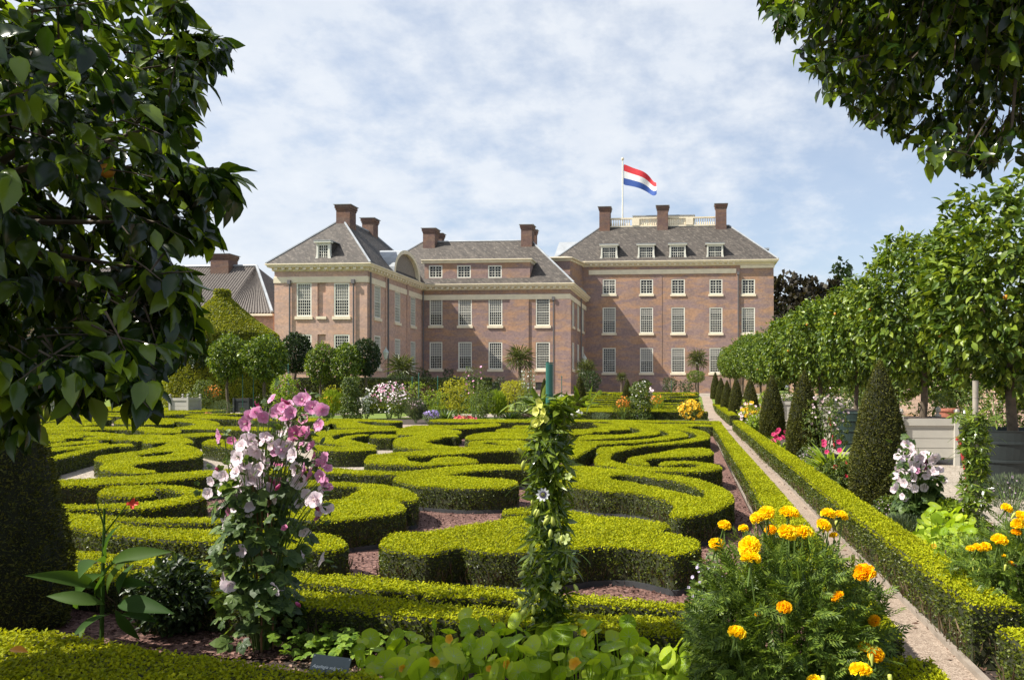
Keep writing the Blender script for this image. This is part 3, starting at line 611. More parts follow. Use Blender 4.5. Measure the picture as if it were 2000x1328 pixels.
def dentils(mb, a, b_, z0, z1, sp=.62, w=.26, d=.36, start=.02):
    a = np.array(a, float); b_ = np.array(b_, float); L = np.linalg.norm(b_ - a); u = (b_ - a) / L; n = np.array((u[1], -u[0])); k = int(L / sp)
    for i in range(k):
        c = a + u * (i + .5) * L / k
        q = [c - u * w / 2 + n * start, c + u * w / 2 + n * start, c + u * w / 2 + n * d, c - u * w / 2 + n * d]
        v = [(*p, z) for z in (z0, z1) for p in q]
        mb.add(v, np.array([(0, 1, 2, 3), (4, 7, 6, 5), (0, 4, 5, 1), (1, 5, 6, 2), (2, 6, 7, 3), (3, 7, 4, 0)]))
def cornice(path, zt, frieze=True):
    c = MB(); z = zt
    sweep(c, path, [(.02, z - .62), (.10, z - .55), (.10, z - .36), (.42, z - .30), (.46, z - .16), (.56, z - .10), (.56, z), (-.3, z + .02)])
    for a, b_ in zip(path[:-1], path[1:]): dentils(c, a, b_, z - .52, z - .33, d=.36, start=.09)
    if frieze: sweep(c, path, [(.0, z - 1.62), (.06, z - 1.62), (.06, z - 1.12), (.0, z - 1.08)])
    return c.build('cornice', M['cream'], pal)
def cols(Y, L, zt, zb, X0):
    """pixel columns/rows -> holes relative to X0"""
    return [(XY(a, Y) - X0, XY(b_, Y) - X0, ZY((a + b_) / 2, zb, Y), ZY((a + b_) / 2, zt, Y)) for a, b_ in L]
# left wing ------------------------------------------------------------
zt1 = E1 - .02
hl = cols(Y1, [(579, 608.5), (652, 682.5)], 552.5, 618, XL) + cols(Y1, [(579, 608.5), (652, 682.5)], 653, 718, XL)
niche = [(*h, 1) for h in cols(Y1, [(620, 636)], 551, 618, XL) + cols(Y1, [(620, 636)], 653, 718, XL)]
w = MB(); facade(w, (XL, Y1), (1, 0), XR - XL, ZB - .6, zt1, hl + niche, m=0)
sd = [(y0 - Y1, y1 - Y1) for y0, y1 in ((64.0, 65.35), (68.6, 69.95), (72.6, 73.95))]
zg = (hl[2][2], hl[2][3]); zu = (hl[0][2], hl[0][3])
hs = [(a, b_, *zu) for a, b_ in sd] + [(a, b_, *zg) for a, b_ in sd]
facade(w, (XR, Y1), (0, 1), Y2 - Y1, ZB - .6, zt1, hs)
w.poly([(XL, Y2 + 6, ZB - .6), (XL, Y1, ZB - .6), (XL, Y1, zt1), (XL, Y2 + 6, zt1)])
for y in (67.2, 71.4): w.box(XR + .003, y - .9 if y < 68 else y + .1, ZB - .6, XR + .09, y - .5 if y < 68 else y + .5, zt1 - .003)
w.build('wall', M['brickL'], pal)
for i, h in enumerate(hl): sash((XL, Y1), (1, 0), h, 6, 10, blind=(.5, .5, 0, 0)[i])
for i, h in enumerate(hs): sash((XR, Y1), (0, 1), h, 6, 10, blind=(.5, .5, .45, 0, .5, .5)[i])
s = MB()
for h in niche[:1]: s.box(XL + h[0] - .08, Y1 - .1, h[2] - .24, XL + h[1] + .08, Y1 + .02, h[2] - .003)
s.build('niche_sill', M['cream'], pal)
# middle wing ----------------------------------------------------------
w = MB(); wc = [(839, 864), (895, 921.5), (954, 981), (1046.5, 1074)]
hm = cols(Y2, wc, 582, 636, XR) + cols(Y2, wc, 668, 721, XR); bas = cols(Y2, [(957, 976), (1046, 1062)], 746, 762, XR)
facade(w, (XR, Y2), (1, 0), XM - XR, ZB - .6, zt1, hm + bas)
zg2 = (hm[4][2], hm[4][3]); zu2 = (hm[0][2], hm[0][3])
sm = [(y - Y2, y - Y2 + 1.35) for y in (77.6, 81.2, 84.8)]
hms = [(a, b_, *zu2) for a, b_ in sm] + [(a, b_, *zg2) for a, b_ in sm]
facade(w, (XM, Y2), (0, 1), Y3 - Y2, ZB - .6, zt1, hms)
xa, xb = XY(996, Y2), XY(1033, Y2); w.box(xa, Y2 - .12, ZB - .6, xb, Y2 - .003, zt1 - 1.63)
xa2 = XY(1083, Y2); w.box(xa2, Y2 - .12, ZB - .6, XM + .12, Y2 - .004, zt1 - 1.63)
# attic storey
ya = Y2 + .25; za = ZY(930, 508.5, ya); XAT0, XAT1 = XR + .1, XY(1035, ya)
ha = cols(ya, [(837.5, 864), (892.5, 919.5), (953, 980)], 518.5, 543, XAT0)
facade(w, (XAT0, ya), (1, 0), XAT1 - XAT0, zt1 + .03, za, ha); facade(w, (XAT1, ya), (0, 1), 5.0, zt1 + .03, za, [])
w.build('wall', M['brick'], pal)
for i, h in enumerate(hm): sash((XR, Y2), (1, 0), h, 6, 10, blind=(.62, .6, .5, 0, .5, .55, 0, 0)[i])
for h in bas: sash((XR, Y2), (1, 0), h, 7, 2, bars=True, sill=False)
for i, h in enumerate(hms): sash((XM, Y2), (0, 1), h, 6, 10, blind=.5)
for h in ha: sash((XAT0, ya), (1, 0), h, 4, 4, case=True, sill=False)
c = MB(); sweep(c, [(XAT0 - .3, ya), (XAT1, ya), (XAT1, ya + 5)], [(.0, za - .3), (.12, za - .25), (.12, za - .08), (.28, za), (.28, za + .1), (-.5, za + .12)]); c.poly([(XAT0 - .3, ya + .5, za + .119), (XAT1 - .5, ya + .5, za + .119), (XAT1 - .5, ya + 5, za + .3), (XAT0 - .3, ya + 5, za + .3)]); c.build('attic_cornice', M['cream'], pal)
cornice([(XL, Y2 + 6), (XL, Y1), (XR, Y1), (XR, Y2), (XM, Y2), (XM, Y3 + .2)], E1)
# main block -----------------------------------------------------------
w = MB(); wc = [(1177, 1202.5), (1250, 1275.5), (1311, 1337.5), (1385.5, 1411), (1448.5, 1474.5)]
h3 = cols(Y3, wc, 545.5, 574.5, XA) + cols(Y3, wc, 600.5, 650.5, XA) + cols(Y3, wc, 679.5, 728, XA)
bb = cols(Y3, [(1178, 1202), (1311, 1338)], 750, 767, XA)
facade(w, (XA, Y3), (1, 0), XB - XA, ZB - .6, E3 - .02, h3 + bb); facade(w, (XB, Y3), (0, 1), 18, ZB - .6, E3 - .02, []); w.poly([(XA, Y3 + 18, ZB), (XA, Y3, ZB), (XA, Y3, E3 - .02), (XA, Y3 + 18, E3 - .02)])
xq = XY(1438, Y3); w.box(xq, Y3 - .10, ZB - .6, xq + .45, Y3 - .003, E3 - .65)
w.box(XA + 3.4, Y3 - .12, ZB - .6, xq - .003, Y3 - .004, ZB + 2.0)
xj = XY(1291, Y3); w.box(xj - .12, Y3 - .035, ZB + 2.0, xj + .12, Y3 - .003, E3 - 1.7)
w.build('wall', M['brick'], pal)
for i, h in enumerate(h3):
    if i < 5: sash((XA, Y3), (1, 0), h, 4, 5, case=True, blind=.5 if i == 0 else 0)
    else: sash((XA, Y3), (1, 0), h, 6, 10, blind=(.55, .3, .3, .2, .4, 0, .55, .35, .3, .3)[i - 5])
for h in bb: sash((XA, Y3), (1, 0), h, 8, 2, bars=True, sill=False)
c = MB(); z = E3; pth = [(XA - .2, Y3 + 10), (XA - .2, Y3), (XB, Y3), (XB, Y3 + 18)]
sweep(c, pth, [(.02, z - .62), (.10, z - .55), (.10, z - .36), (.42, z - .30), (.46, z - .16), (.56, z - .10), (.56, z), (-.3, z + .02)])
dentils(c, (XY(1150, Y3), Y3), (xq, Y3), z - .52, z - .33, start=.09)
c.box(xq + .47, Y3 - .10, z - .95, XB + .1, Y3 - .003, z - .62)
xf = XY(1150, Y3); c.box(xf, Y3 - .09, ZY(1290, 535.5, Y3), xq - .01, Y3 - .002, ZY(1290, 526.5, Y3))
c.build('cornice', M['cream'], pal)
# link block in the angle
w = MB(); XK0, XK1 = -15.9, -13.5; ek = E3 - .25
pk = [(XK0, Y3 + .5), (XK0, Y3 - 4), (XK1, Y3 - 4), (XK1 + .9, Y3 + .0)]
for a, b_ in zip(pk[:-1], pk[1:]): w.poly([(*a, 9), (*b_, 9), (*b_, ek), (*a, ek)])
w.build('wall', M['brick'], pal)
c = MB(); sweep(c, pk, [(.0, ek - .3), (.12, ek - .25), (.12, ek - .1), (.4, ek), (.4, ek + .12), (-1.5, ek + .5)]); c.build('cornice', M['cream'], pal)
# roofs ----------------------------------------------------------------
def flash(mb, pts, r=.09): mb.tube(pts, r, 5)
fl = MB()
w = MB(); ov = .5; xm = (XL + XR) / 2; za1 = ZY(670, 428, Y1 + 4.1); ze = E1 + .015
A, B_, C_, D_ = (XL - ov, Y1 - ov, ze), (XR + ov, Y1 - ov, ze), (XR + ov, 79, ze), (XL - ov, 79, ze); P_, Q_ = (xm, Y1 + 4.1, za1), (xm, 73.4, za1)
w.poly([A, B_, P_]); w.poly([B_, C_, Q_, P_]); w.poly([C_, D_, Q_]); w.poly([D_, A, P_, Q_]); w.build('roof', M['slate'], pal)
for a, b_ in ((A, P_), (B_, P_), (P_, Q_), (Q_, C_)): flash(fl, [np.array(a) + (0, 0, .03), np.array(b_) + (0, 0, .03)])
w = MB(); zr = ZY(960, 471.5, 82); xl2, xr2 = XY(826, 82), XY(1037, 82)
A, B_, C_, D_ = (xl2 - 5.6, Y2 - ov, ze), (XM + ov, Y2 - ov, ze), (XM + ov, 88.6, ze), (xl2 - 5.6, 88.6, ze); P_, Q_ = (xl2, 82, zr), (xr2, 82, zr)
w.poly([A, B_, Q_, P_]); w.poly([B_, C_, Q_]); w.poly([C_, D_, P_, Q_]); w.poly([D_, A, P_]); w.build('roof', M['slate'], pal)
for a, b_ in ((A, P_), (B_, Q_), (P_, Q_), (Q_, C_)): flash(fl, [np.array(a) + (0, 0, .03), np.array(b_) + (0, 0, .03)])
w = MB(); zt3 = ZY(1300, 443, 93); ze = E3 + .015; x0, x1 = XY(1172, 93), XY(1424, 93)
A, B_, C_, D_ = (XA - .7, Y3 - ov, ze), (XB + ov, Y3 - ov, ze), (XB + ov, 106, ze), (XA - .7, 106, ze); P_, Q_, S_, T_ = (x0, 93, zt3), (x1, 93, zt3), (x1, 101, zt3), (x0, 101, zt3)
w.poly([A, B_, Q_, P_]); w.poly([B_, C_, S_, Q_]); w.poly([C_, D_, T_, S_]); w.poly([D_, A, P_, T_]); w.poly([P_, Q_, S_, T_], 1); w.build('roof', [M['slate'], M['lead']], pal)
for a, b_ in ((A, P_), (B_, Q_), (P_, Q_)): flash(fl, [np.array(a) + (0, 0, .03), np.array(b_) + (0, 0, .03)])
fl.build('roof_flashing', M['lead'], pal)
w = MB(); a = XY(1082, 96); b_ = XY(1135, 96); zt_ = ZY(1110, 473, 96)
w.poly([(a, 93, E3), (a + 6, 93, E3), (a + 6, 96, zt_), (a + .7, 96, zt_)]); w.poly([(a, 99, E3), (a, 93, E3), (a + .7, 96, zt_)]); w.build('lead_roof', M['lead'], pal)
# segmental pediment on the side of the left wing
w = MB(); yc, hw = 70.6, 3.0; N_ = 16; th = np.linspace(0, math.pi, N_ + 1); rise = 2.15
arc = [(yc - hw * math.cos(t_), E1 + .05 + rise * math.sin(t_)) for t_ in th]; arc2 = [(yc - (hw + .38) * math.cos(t_), E1 + .02 + (rise + .38) * math.sin(t_)) for t_ in th]
for i in range(N_):
    (y0, z0), (y1, z1) = arc[i], arc[i + 1]; (Y0_, Z0_), (Y1_, Z1_) = arc2[i], arc2[i + 1]
    w.poly([(XR + .15, y0, z0), (XR + .15, y1, z1), (XR + .15, yc, E1 + .05)], 1)
    w.poly([(XR + .5, y0, z0), (XR + .5, Y0_, Z0_), (XR + .5, Y1_, Z1_), (XR + .5, y1, z1)], 0); w.poly([(XR + .5, y0, z0), (XR + .5, y1, z1), (XR + .15, y1, z1), (XR + .15, y0, z0)], 0)
    w.poly([(XR + .5, Y0_, Z0_), (XR - 3.2, Y0_, Z0_), (XR - 3.2, Y1_, Z1_), (XR + .5, Y1_, Z1_)], 2)
w.build('pediment', [M['cream'], M['stone'], M['lead']], pal)
# chimneys, dormers ------------------------------------------------------
def chimney(x0, x1, Y, dY, zb, zt, parent=pal):
    w = MB(); w.box(x0, Y, zb, x1, Y + dY, zt - .45); w.build('chimney', M['brickD'], parent)
    k = kids(parent)[-1]
    c = MB(); c.box(x0 - .05, Y - .05, zt - .5, x1 + .05, Y + dY + .05, zt - .33); c.box(x0 - .11, Y - .11, zt - .327, x1 + .11, Y + dY + .11, zt - .03)
    c.build('chimney_cap', M['brickD'], k)
    c = MB(); c.box(x0 - .2, Y - .2, zt - .027, x1 + .2, Y + dY + .2, zt + .03); c.build('chimney_slab', M['lead'], k)
def chim_px(a, b_, top, bot, Y, dY=None):
    x0, x1 = XY(a, Y), XY(b_, Y); chimney(x0, x1, Y, dY or (x1 - x0), ZY((a + b_) / 2, bot, Y) - 1.0, ZY((a + b_) / 2, top, Y))
chim_px(656.5, 683, 400, 428, Y1 + 3.6); chim_px(707, 729, 426, 452, 72.3)
chim_px(826, 849, 446, 473, 81); chim_px(849, 863, 456, 473, 84.5); chim_px(1017.5, 1039, 439, 470, 81); chim_px(1036, 1047, 449, 473, 84.5)
for a, b_, t_ in ((1170.5, 1191, 404), (1283.5, 1304.5, 401.5), (1398, 1419, 398)): chim_px(a, b_, t_, 446, 92.4, 1.4)
def dormer(pc, pw, top, bot, Y, nx, ny, dz=0, case=True):
    x = XY(pc, Y); w2 = (XY(pc + pw / 2, Y) - XY(pc - pw / 2, Y)) / 2; zb, zt = ZY(pc, bot, Y), ZY(pc, top, Y); h = zt - zb
    f = MB(); iw = w2 * .72; k = 8; prof = [(iw + (w2 - iw) * (1 - math.sin(math.pi / 2 * s / k)) ** 1.3, zb + h * .55 * s / k) for s in range(k + 1)] + [(iw, zt - .2)]
    for sx in (-1, 1):
        for i in range(len(prof) - 1):
            (a, z0), (c_, z1) = prof[i], prof[i + 1]; i0 = iw - .14
            for yy in (Y, Y + .3):
                f.poly([(x + sx * i0, yy, z0), (x + sx * a, yy, z0), (x + sx * c_, yy, z1), (x + sx * i0, yy, z1)])
            f.poly([(x + sx * a, Y, z0), (x + sx * a, Y + .3, z0), (x + sx * c_, Y + .3, z1), (x + sx * c_, Y, z1)])
    f.box(x - iw + .12, Y + .01, zt - .29, x + iw - .12, Y + .25, zt - .2); f.box(x - iw + .1, Y + .01, zb - .02, x + iw - .1, Y + .25, zb + .12)
    f.box(x - iw - .16, Y - .16, zt - .2, x + iw + .16, Y + .3, zt - .05)
    f.build('dormer', M['white'], pal); d = kids(pal)[-1]
    c = MB(); c.box(x - iw - .19, Y - .19, zt - .047, x + iw + .19, Y + 2.4, zt + .01, 0); c.box(x - iw, Y + .31, zb, x + iw, Y + 3.2, zt - .05, 1); c.build('dormer_cheeks', [M['lead'], M['slate']], d)
    sash((x, Y + .02), (1, 0), (-iw + .10, iw - .10, zb + .14, zt - .30), nx, ny, case=case, sill=False, parent=d)
for pc in (1189.5, 1262, 1323.5, 1396.5): dormer(pc, 44, 477 - (pc - 1189) * .012, 511.5, Y3 - .1, 6, 5)
dormer(631, 36, 470, 512, Y1 - .05, 4, 5)
w = MB(); w.box(XB - 2.2, 92, E3 + .5, XB - .3, 94, E3 + 1.9, 0); w.box(XB - 2.4, 91.8, E3 + 1.903, XB - .1, 94.2, E3 + 2.1, 1); w.build('side_dormer', [M['slate'], M['lead']], pal)
# balustrade -------------------------------------------------------------
w = MB(); zb, zt = zt3 + .02, ZY(1300, 424.5, 92.9); Yb = 92.9
xs = [XY(p, Yb) for p in (1192, 1283, 1305, 1397)]
for a, b_ in ((xs[0], xs[1]), (xs[2], xs[3])):
    w.box(a, Yb, zb, b_, Yb + .35, zb + .16); w.box(a, Yb - .03, zt - .16, b_, Yb + .38, zt)
    inner = XY(1240, Yb) if a == xs[0] else XY(1345, Yb)
    w.box(inner - .35, Yb - .05, zb + .163, inner + .55, Yb + .4, zt - .163)
    n = int((b_ - a) / .27)
    for i in range(n):
        x = a + (i + .5) * (b_ - a) / n
        if abs(x - inner - .1) < .55: continue
        w.lathe([(.05, zb + .16), (.10, zb + .35), (.05, zb + .65), (.05, zt - .2), (.08, zt - .16)], 6, (x, Yb + .17, 0))
w.build('balustrade', M['cream'], pal)
w = MB(); x0, x1 = XY(1240, 96.5), XY(1353, 96.5); zt = ZY(1300, 421, 96.5)
w.box(x0, 96.5, zt3, x1, 101, zt - .25); w.box(x0 - .2, 96.3, zt - .247, x1 + .2, 101.2, zt - .12)
for i in range(int((x1 - x0) / .5)): w.box(x0 + .1 + i * .5, 96.38, zt - .45, x0 + .3 + i * .5, 96.497, zt - .25)
w.build('roof_lantern', M['cream'], pal); kr = kids(pal)[-1]
w = MB(); w.box(x0 - .3, 96.2, zt - .117, x1 + .3, 101.3, zt); w.build('lantern_roof', M['lead'], kr)
for px in (1259, 1268, 1329, 1337): sash((XY(px, 96.5), 96.45), (1, 0), (-.3, .3, zt3 + .8, zt3 + 1.9), 2, 3, sill=False, parent=kr)
# downpipes, lamps -------------------------------------------------------
for px, Y in ((567, Y1), (691.5, Y1), (1081.5, Y2), (1441.5, Y3)):
    w = MB(); x = XY(px, Y); e = E3 if Y == Y3 else E1; w.tube([(x, Y - .12 if Y != Y3 else Y - .2, ZB), (x, Y - .12 if Y != Y3 else Y - .2, e - 1.7)], .07, 6); w.box(x - .14, Y - .3, e - 1.75, x + .14, Y - .1, e - 1.4); w.build('downpipe', M['pipe'], pal)
for y in (62.9, 66.7, 75.7):
    w = MB(); w.tube([(XR + .16, y, ZB), (XR + .16, y, E1 - .7)], .07, 6); w.build('downpipe', M['pipe'], pal)
w = MB(); w.tube([(XM + .15, 83.2, ZB), (XM + .15, 83.2, E1 - .7)], .07, 6); w.build('downpipe', M['pipe'], pal)
m, t, o, b = newmat('lantern_glass'); M['lglass'] = m; b.inputs['Base Color'].default_value = (.45, .5, .45, 1); b.inputs['Roughness'].default_value = .2
def lantern(x, y, z, label):
    L = thing('wall_lantern', label, 'lantern', (x, y, z)); w = MB()
    w.tube([(x - .75, y, z - .5), (x - .3, y, z - .75), (x, y, z - .35)], .03, 5); w.box(x - .8, y - .08, z - .7, x - .72, y + .08, z - .2); w.build('bracket', M['pipe'], L)
    w = MB(); w.lathe([(.1, z - .35), (.26, z + .25), (.3, z + .25), (.12, z + .55), (.05, z + .6), (.04, z + .75), (0, z + .8)], 6, (x, y, 0)); w.build('lamp_head', M['lglass'], L)
lantern(XR + .95, 64.2, ZY(742, 694, 64), 'lantern on a bracket on the side wall of the left wing, by its first window')
lantern(XM + .95, 80, ZY(1130, 705, 80), 'lantern on a bracket at the corner between middle wing and tall main block')
# flag -------------------------------------------------------------------
Yf = 95.0; xf = XY(1216, Yf); fp = thing('flagpole', 'tall white flagpole with gold ball on the palace roof', 'flagpole', (xf, Yf, zt3))
w = MB(); zt = ZY(1216, 314, Yf); w.tube([(xf, Yf, zt3), (xf, Yf, zt)], [.11, .07], 8); w.build('pole', M['white'], fp)
w = MB(); w.lathe([(0, zt), (.14, zt + .05), (.2, zt + .2), (.14, zt + .35), (0, zt + .4)], 10, (xf, Yf, 0)); w.build('finial', M['cream'], fp)
fr_ = plain('flag_red', (.62, .035, .045), .8, amt=.06); fw_ = plain('flag_white', (.78, .78, .76), .8, amt=.04); fb_ = plain('flag_blue', (.035, .09, .33), .8, amt=.06)
top = [(1217, 320), (1228, 325), (1240, 330), (1252, 334), (1262, 339), (1270, 347), (1276, 356), (1281, 358)]; bot = [(1217, 362), (1228, 363), (1240, 366), (1250, 369), (1260, 373), (1268, 378), (1276, 385), (1282, 381)]
w = MB(); nv = 9; V = []
for i in range(8):
    for j in range(nv + 1):
        s = j / nv; px = top[i][0] * (1 - s) + bot[i][0] * s; py = top[i][1] * (1 - s) + bot[i][1] * s; y = Yf + .35 * math.sin(i * 1.5 + s * 1.2) * i / 7
        V.append((XY(px, Yf) + .06, y, ZY(px, py, Yf)))
F = []; mm = []
for i in range(7):
    for j in range(nv): a = i * (nv + 1) + j; F.append((a, a + nv + 1, a + nv + 2, a + 1)); mm.append(j // 3)
w.add(V, np.array(F)); w.m[-1] = np.array(mm); o = w.build('flag', [fr_, fw_, fb_], None, smooth=True); o.parent = None
o.data.transform(Matrix.Translation((-xf, -Yf, -zt3))); o.parent = fp; sm_ = o.modifiers.new('sub', 'SUBSURF'); sm_.levels = 2; sm_.render_levels = 2
o['label'] = 'red, white and blue striped flag blowing to the right'
# outbuilding at far left --------------------------------------------------
ob = thing('outbuilding', 'low brick outbuilding with dark pantile roof behind the left tree', 'outbuilding', (-43, 72, ZB)); Yo = 68.5; zr = ZY(450, 521, Yo + 5.5); ze = ZY(530, 611, Yo); xr = XY(533, Yo); xt = XY(501, Yo + 5.5)
w = MB(); facade(w, (-85, Yo + .4), (1, 0), 85 + xr - .2, ZB - .5, ze, []); w.poly([(xr - .2, Yo + .4, ZB - .5), (xr - .2, Yo + 10.5, ZB - .5), (xr - .2, Yo + 10.5, ze), (xr - .2, Yo + .4, ze)])
w.box(XY(520, Yo + 2) - .4, Yo + 2, ZB, XL - .02, Yo + 9, ze + .3); w.build('wall', M['brickL'], ob)
w = MB(); K = 150; xs = np.linspace(-85, xr, K * 6); V = []; A_ = .06
for x in xs:
    V += [(x, Yo - .1, ze + A_ * math.sin(x * 2 * math.pi / .30)), (min(x, xt - (0) + (xr - xt) * 0 if x > xt else x), Yo + 5.5, zr + A_ * math.sin(x * 2 * math.pi / .30))]
V = np.array(V); V[1::2, 0] = np.minimum(xs, xt); n = len(xs); i = np.arange(n - 1) * 2
w.add(V, np.stack([i, i + 2, i + 3, i + 1], -1)); w.poly([(xr, Yo - .1, ze), (xr, Yo + 11.1, ze), (xt, Yo + 5.5, zr)]); w.poly([(xr, Yo + 11.1, ze), (-85, Yo + 11.1, ze), (-85, Yo + 5.5, zr), (xt, Yo + 5.5, zr)])
w.build('roof', M['pantile'], ob, smooth=False)
w = MB(); flash(w, [(xr, Yo - .1, ze + .1), (xt, Yo + 5.5, zr + .1)], .14); flash(w, [(-85, Yo + 5.5, zr + .08), (xt, Yo + 5.5, zr + .08)], .12); w.build('roof_flashing', M['lead'], ob)
w = MB(); w.box(-85, Yo - .3, ze - .3, xr + .1, Yo - .05, ze - .1); w.build('gutter', M['cream'], ob)
x0, x1 = XY(411, Yo + 4.6), XY(446, Yo + 4.6); chimney(x0, x1, Yo + 4.6, 1.6, zr - 2, ZY(430, 496, Yo + 4.6), ob)
# trellised garden wall at right ---------------------------------------------
gw = thing('garden_wall', 'long brick garden wall covered with pale trellis behind the tubs at right', 'wall', (11.9, 35, 0)); w = MB(); w.poly([(11.9, 90, 0), (11.9, 4, 0), (11.9, 4, 2.05), (11.9, 90, 2.05)]); w.box(11.9, 4, 2.053, 12.3, 90, 2.15); w.poly([(12.28, 4, 0), (12.28, 90, 0), (12.28, 90, 2.05), (12.28, 4, 2.05)]); w.build('wall', M['brick'], gw)
M['trellis'] = plain('trellis_paint', (.55, .42, .33), .8)
w = MB()
for y in np.arange(10, 60, .22): w.box(11.78, y, .15, 11.82, y + .04, 2.0)
for z in np.arange(.3, 2.0, .22): w.box(11.825, 10, z, 11.85, 60, z + .04)
w.build('trellis', M['trellis'], gw)
# ---------------- trees, topiary and the flower borders -----------------------
def crown_pts(n, c, r, clump=.16, inner=.3, seed=1, flat=0.):
    """points + outward normals of an uneven ellipsoid crown"""
    g = np.random.default_rng(seed); d = nrm(g.normal(size=(n, 3))); cl = nrm(g.normal(size=(26, 3))); amp = g.uniform(-1, 1, 26)
    k = (np.exp(-((1 - d @ cl.T) / .07)) * amp).sum(1); rad = 1 + clump * np.clip(k, -1.2, 1.2)
    q = np.where(g.random(n) < inner, g.uniform(.35, .85, n), g.uniform(.82, 1.03, n))
    p = d * (rad * q)[:, None] * np.array(r) + np.array(c)
    return p, d, g
def leafy(mb, n, c, r, T, L, wd=1., per=6, m=0, clump=.16, inner=.3, seed=1, droop=.35, spread=.8):
    P, d, g = crown_pts(n // per, c, r, clump, inner, seed); k = len(P) * per
    P = np.repeat(P, per, 0); d = np.repeat(d, per, 0); ax = d + g.normal(size=(k, 3)) * spread; ax[:, 2] -= droop
    N = g.normal(size=(k, 3)) * .7 + d * .4; N[:, 2] += .8; l = L * g.uniform(.65, 1.2, k)
    i0 = len(mb.m); mb.inst(T, P + g.normal(size=(k, 3)) * L * .35, ax, N, l, wd); mb.m[-1] = mb.m[-1] * 0 + m
def trunkpart(parent, h, r, top, branches=6, mat='bark', seed=1, spread=.6, base=0., bend=.05):
    g = random.Random(seed); w = MB(); P = [(bend * math.sin(k * 1.7), bend * math.cos(k * 1.3) - bend, base + h * k / 4) for k in range(5)]
    w.tube(P, [r * (1.25 - .12 * k) for k in range(5)], 9)
    for i in range(branches):
        a = i * 2.4 + g.random(); e = (math.cos(a) * spread, math.sin(a) * spread, base + h + top * g.uniform(.35, .9)); p = P[-1]
        mid = tuple((p[k] + e[k]) / 2 + (0, 0, -.08 * top)[k] for k in range(3)); w.tube([(P[3][0], P[3][1], P[3][2]), (p[0], p[1], p[2]), mid, e], [r * .7, r * .6, r * .42, r * .12], 6)
    o = w.build('trunk', M[mat], None, smooth=True); o.parent = parent; return o
def std_tree(name, label, cat, group, L, n, r, h, trunk=.075, T=T_LEAF, mat='citrusfar', seed=1, per=6, clump=.18, fruit=0):
    t = thing(name, label, cat, (0, 0, 0), group); trunkpart(t, h - r[2] * .55, trunk, r[2] * 1.1, seed=seed)
    w = MB(); leafy(w, n, (0, 0, h + r[2] * .05), r, T, L, per=per, seed=seed, clump=clump, spread=.9, droop=.5)
    for k in range(16):                                            # stray shoots break the outline
        g = random.Random(seed * 50 + k); a = g.uniform(0, 6.28); z = g.uniform(-.2, 1); q = np.array((math.cos(a) * math.cos(z), math.sin(a) * math.cos(z), math.sin(z))); b0 = q * np.array(r) * .95 + (0, 0, h)
        m_ = 7; P = b0 + q * np.linspace(0, .32, m_)[:, None] + (0, 0, 1) * np.linspace(0, .12, m_)[:, None]; w.inst(T, P, rng.normal(size=(m_, 3)) * .6 + q, rng.normal(size=(m_, 3)) * .4 + (0, 0, 1), L * .9)
    o = w.build('crown', M[mat], None); o.parent = t
    if fruit:
        fm = MB(); fm.lathe([(0, -.04), (.028, -.03), (.04, 0), (.028, .03), (0, .04)], 10); first = None
        P, d, g = crown_pts(fruit, (0, 0, h), r, 0, 0, seed + 9)
        for p in P:
            if first is None: f = fm.build('fruit', M['orange'], None, smooth=True); first = f
            else: f = first.copy(); COL.objects.link(f)
            f.location = p * 1.0; f.parent = t
    return t
M['orange'] = plain('orange_peel', (.62, .25, .02), .5, ns=30, amt=.1)
# the row of orange trees on the right; each stands in its own tub
rowY = [11.3, 16.0, 21.3, 26.6, 33.5, 39.5, 46, 53, 60, 67, 74]
rowX = [4.72, 4.85, 4.75, 4.7, 4.65, 4.6, 4.5, 4.4, 4.3, 4.2, 4.1]
protos = [std_tree('orange_tree', 'x', 'tree', 'row of clipped orange trees in tubs', .15, 8000, (1.25, 1.25, 1.55), 3.1, seed=s_, fruit=6, T=T_LEAF, per=5) for s_ in (3, 8)]
near = ['big glossy orange tree at the right edge, in the dark round tub', 'orange tree with straight trunk in the white box behind the nearest yew cone', 'darker orange tree behind the dark square tub', 'bright green tree fourth in the right-hand row',
        'fifth clipped tree of the right-hand row, over the white box', 'sixth clipped tree of the right-hand row from the camera', 'seventh clipped tree of the right-hand row from the camera', 'eighth small-looking clipped tree of the right-hand row', 'ninth small-looking clipped tree of the right-hand row', 'tenth clipped tree of the right row, near the palace', 'last clipped tree of the right row, closest to the palace']
for i, (x, y) in enumerate(zip(rowX, rowY)):
    g = gz(y); s = (1.0, .98, .92, .97, 1.0, .97, .97, .97, .97, .95, .95)[i]; sc = (s * (1.0, 1.0, .9, 1.05, 1.05, 1, 1, 1, 1, 1, 1)[i],) * 2 + (s,)
    if i < 2: o = protos[i]; o.location = (x, y, g + (.1, .2)[i]); o.scale = (1.0, 1.0, .90) if i == 0 else (.98, .98, .97); o.rotation_euler = (0, 0, i * 1.1); o['label'] = near[i]
    else: dup(protos[i % 2], (x, y, g + .12), i * 1.9, near[i], scale=sc)
# second row behind, only its lower crowns show between the trunks
for i, y in enumerate((19, 25, 31, 38, 46)):
    dup(protos[i % 2], (8.6, y, 0), i * 2.2, ('loose green tree in the back row before the trellised wall, ' + ('nearest the camera', 'second from the camera', 'third from the camera', 'fourth from the camera', 'farthest from the camera')[i]), group='back row of small trees', scale=(.8, .8, .62))
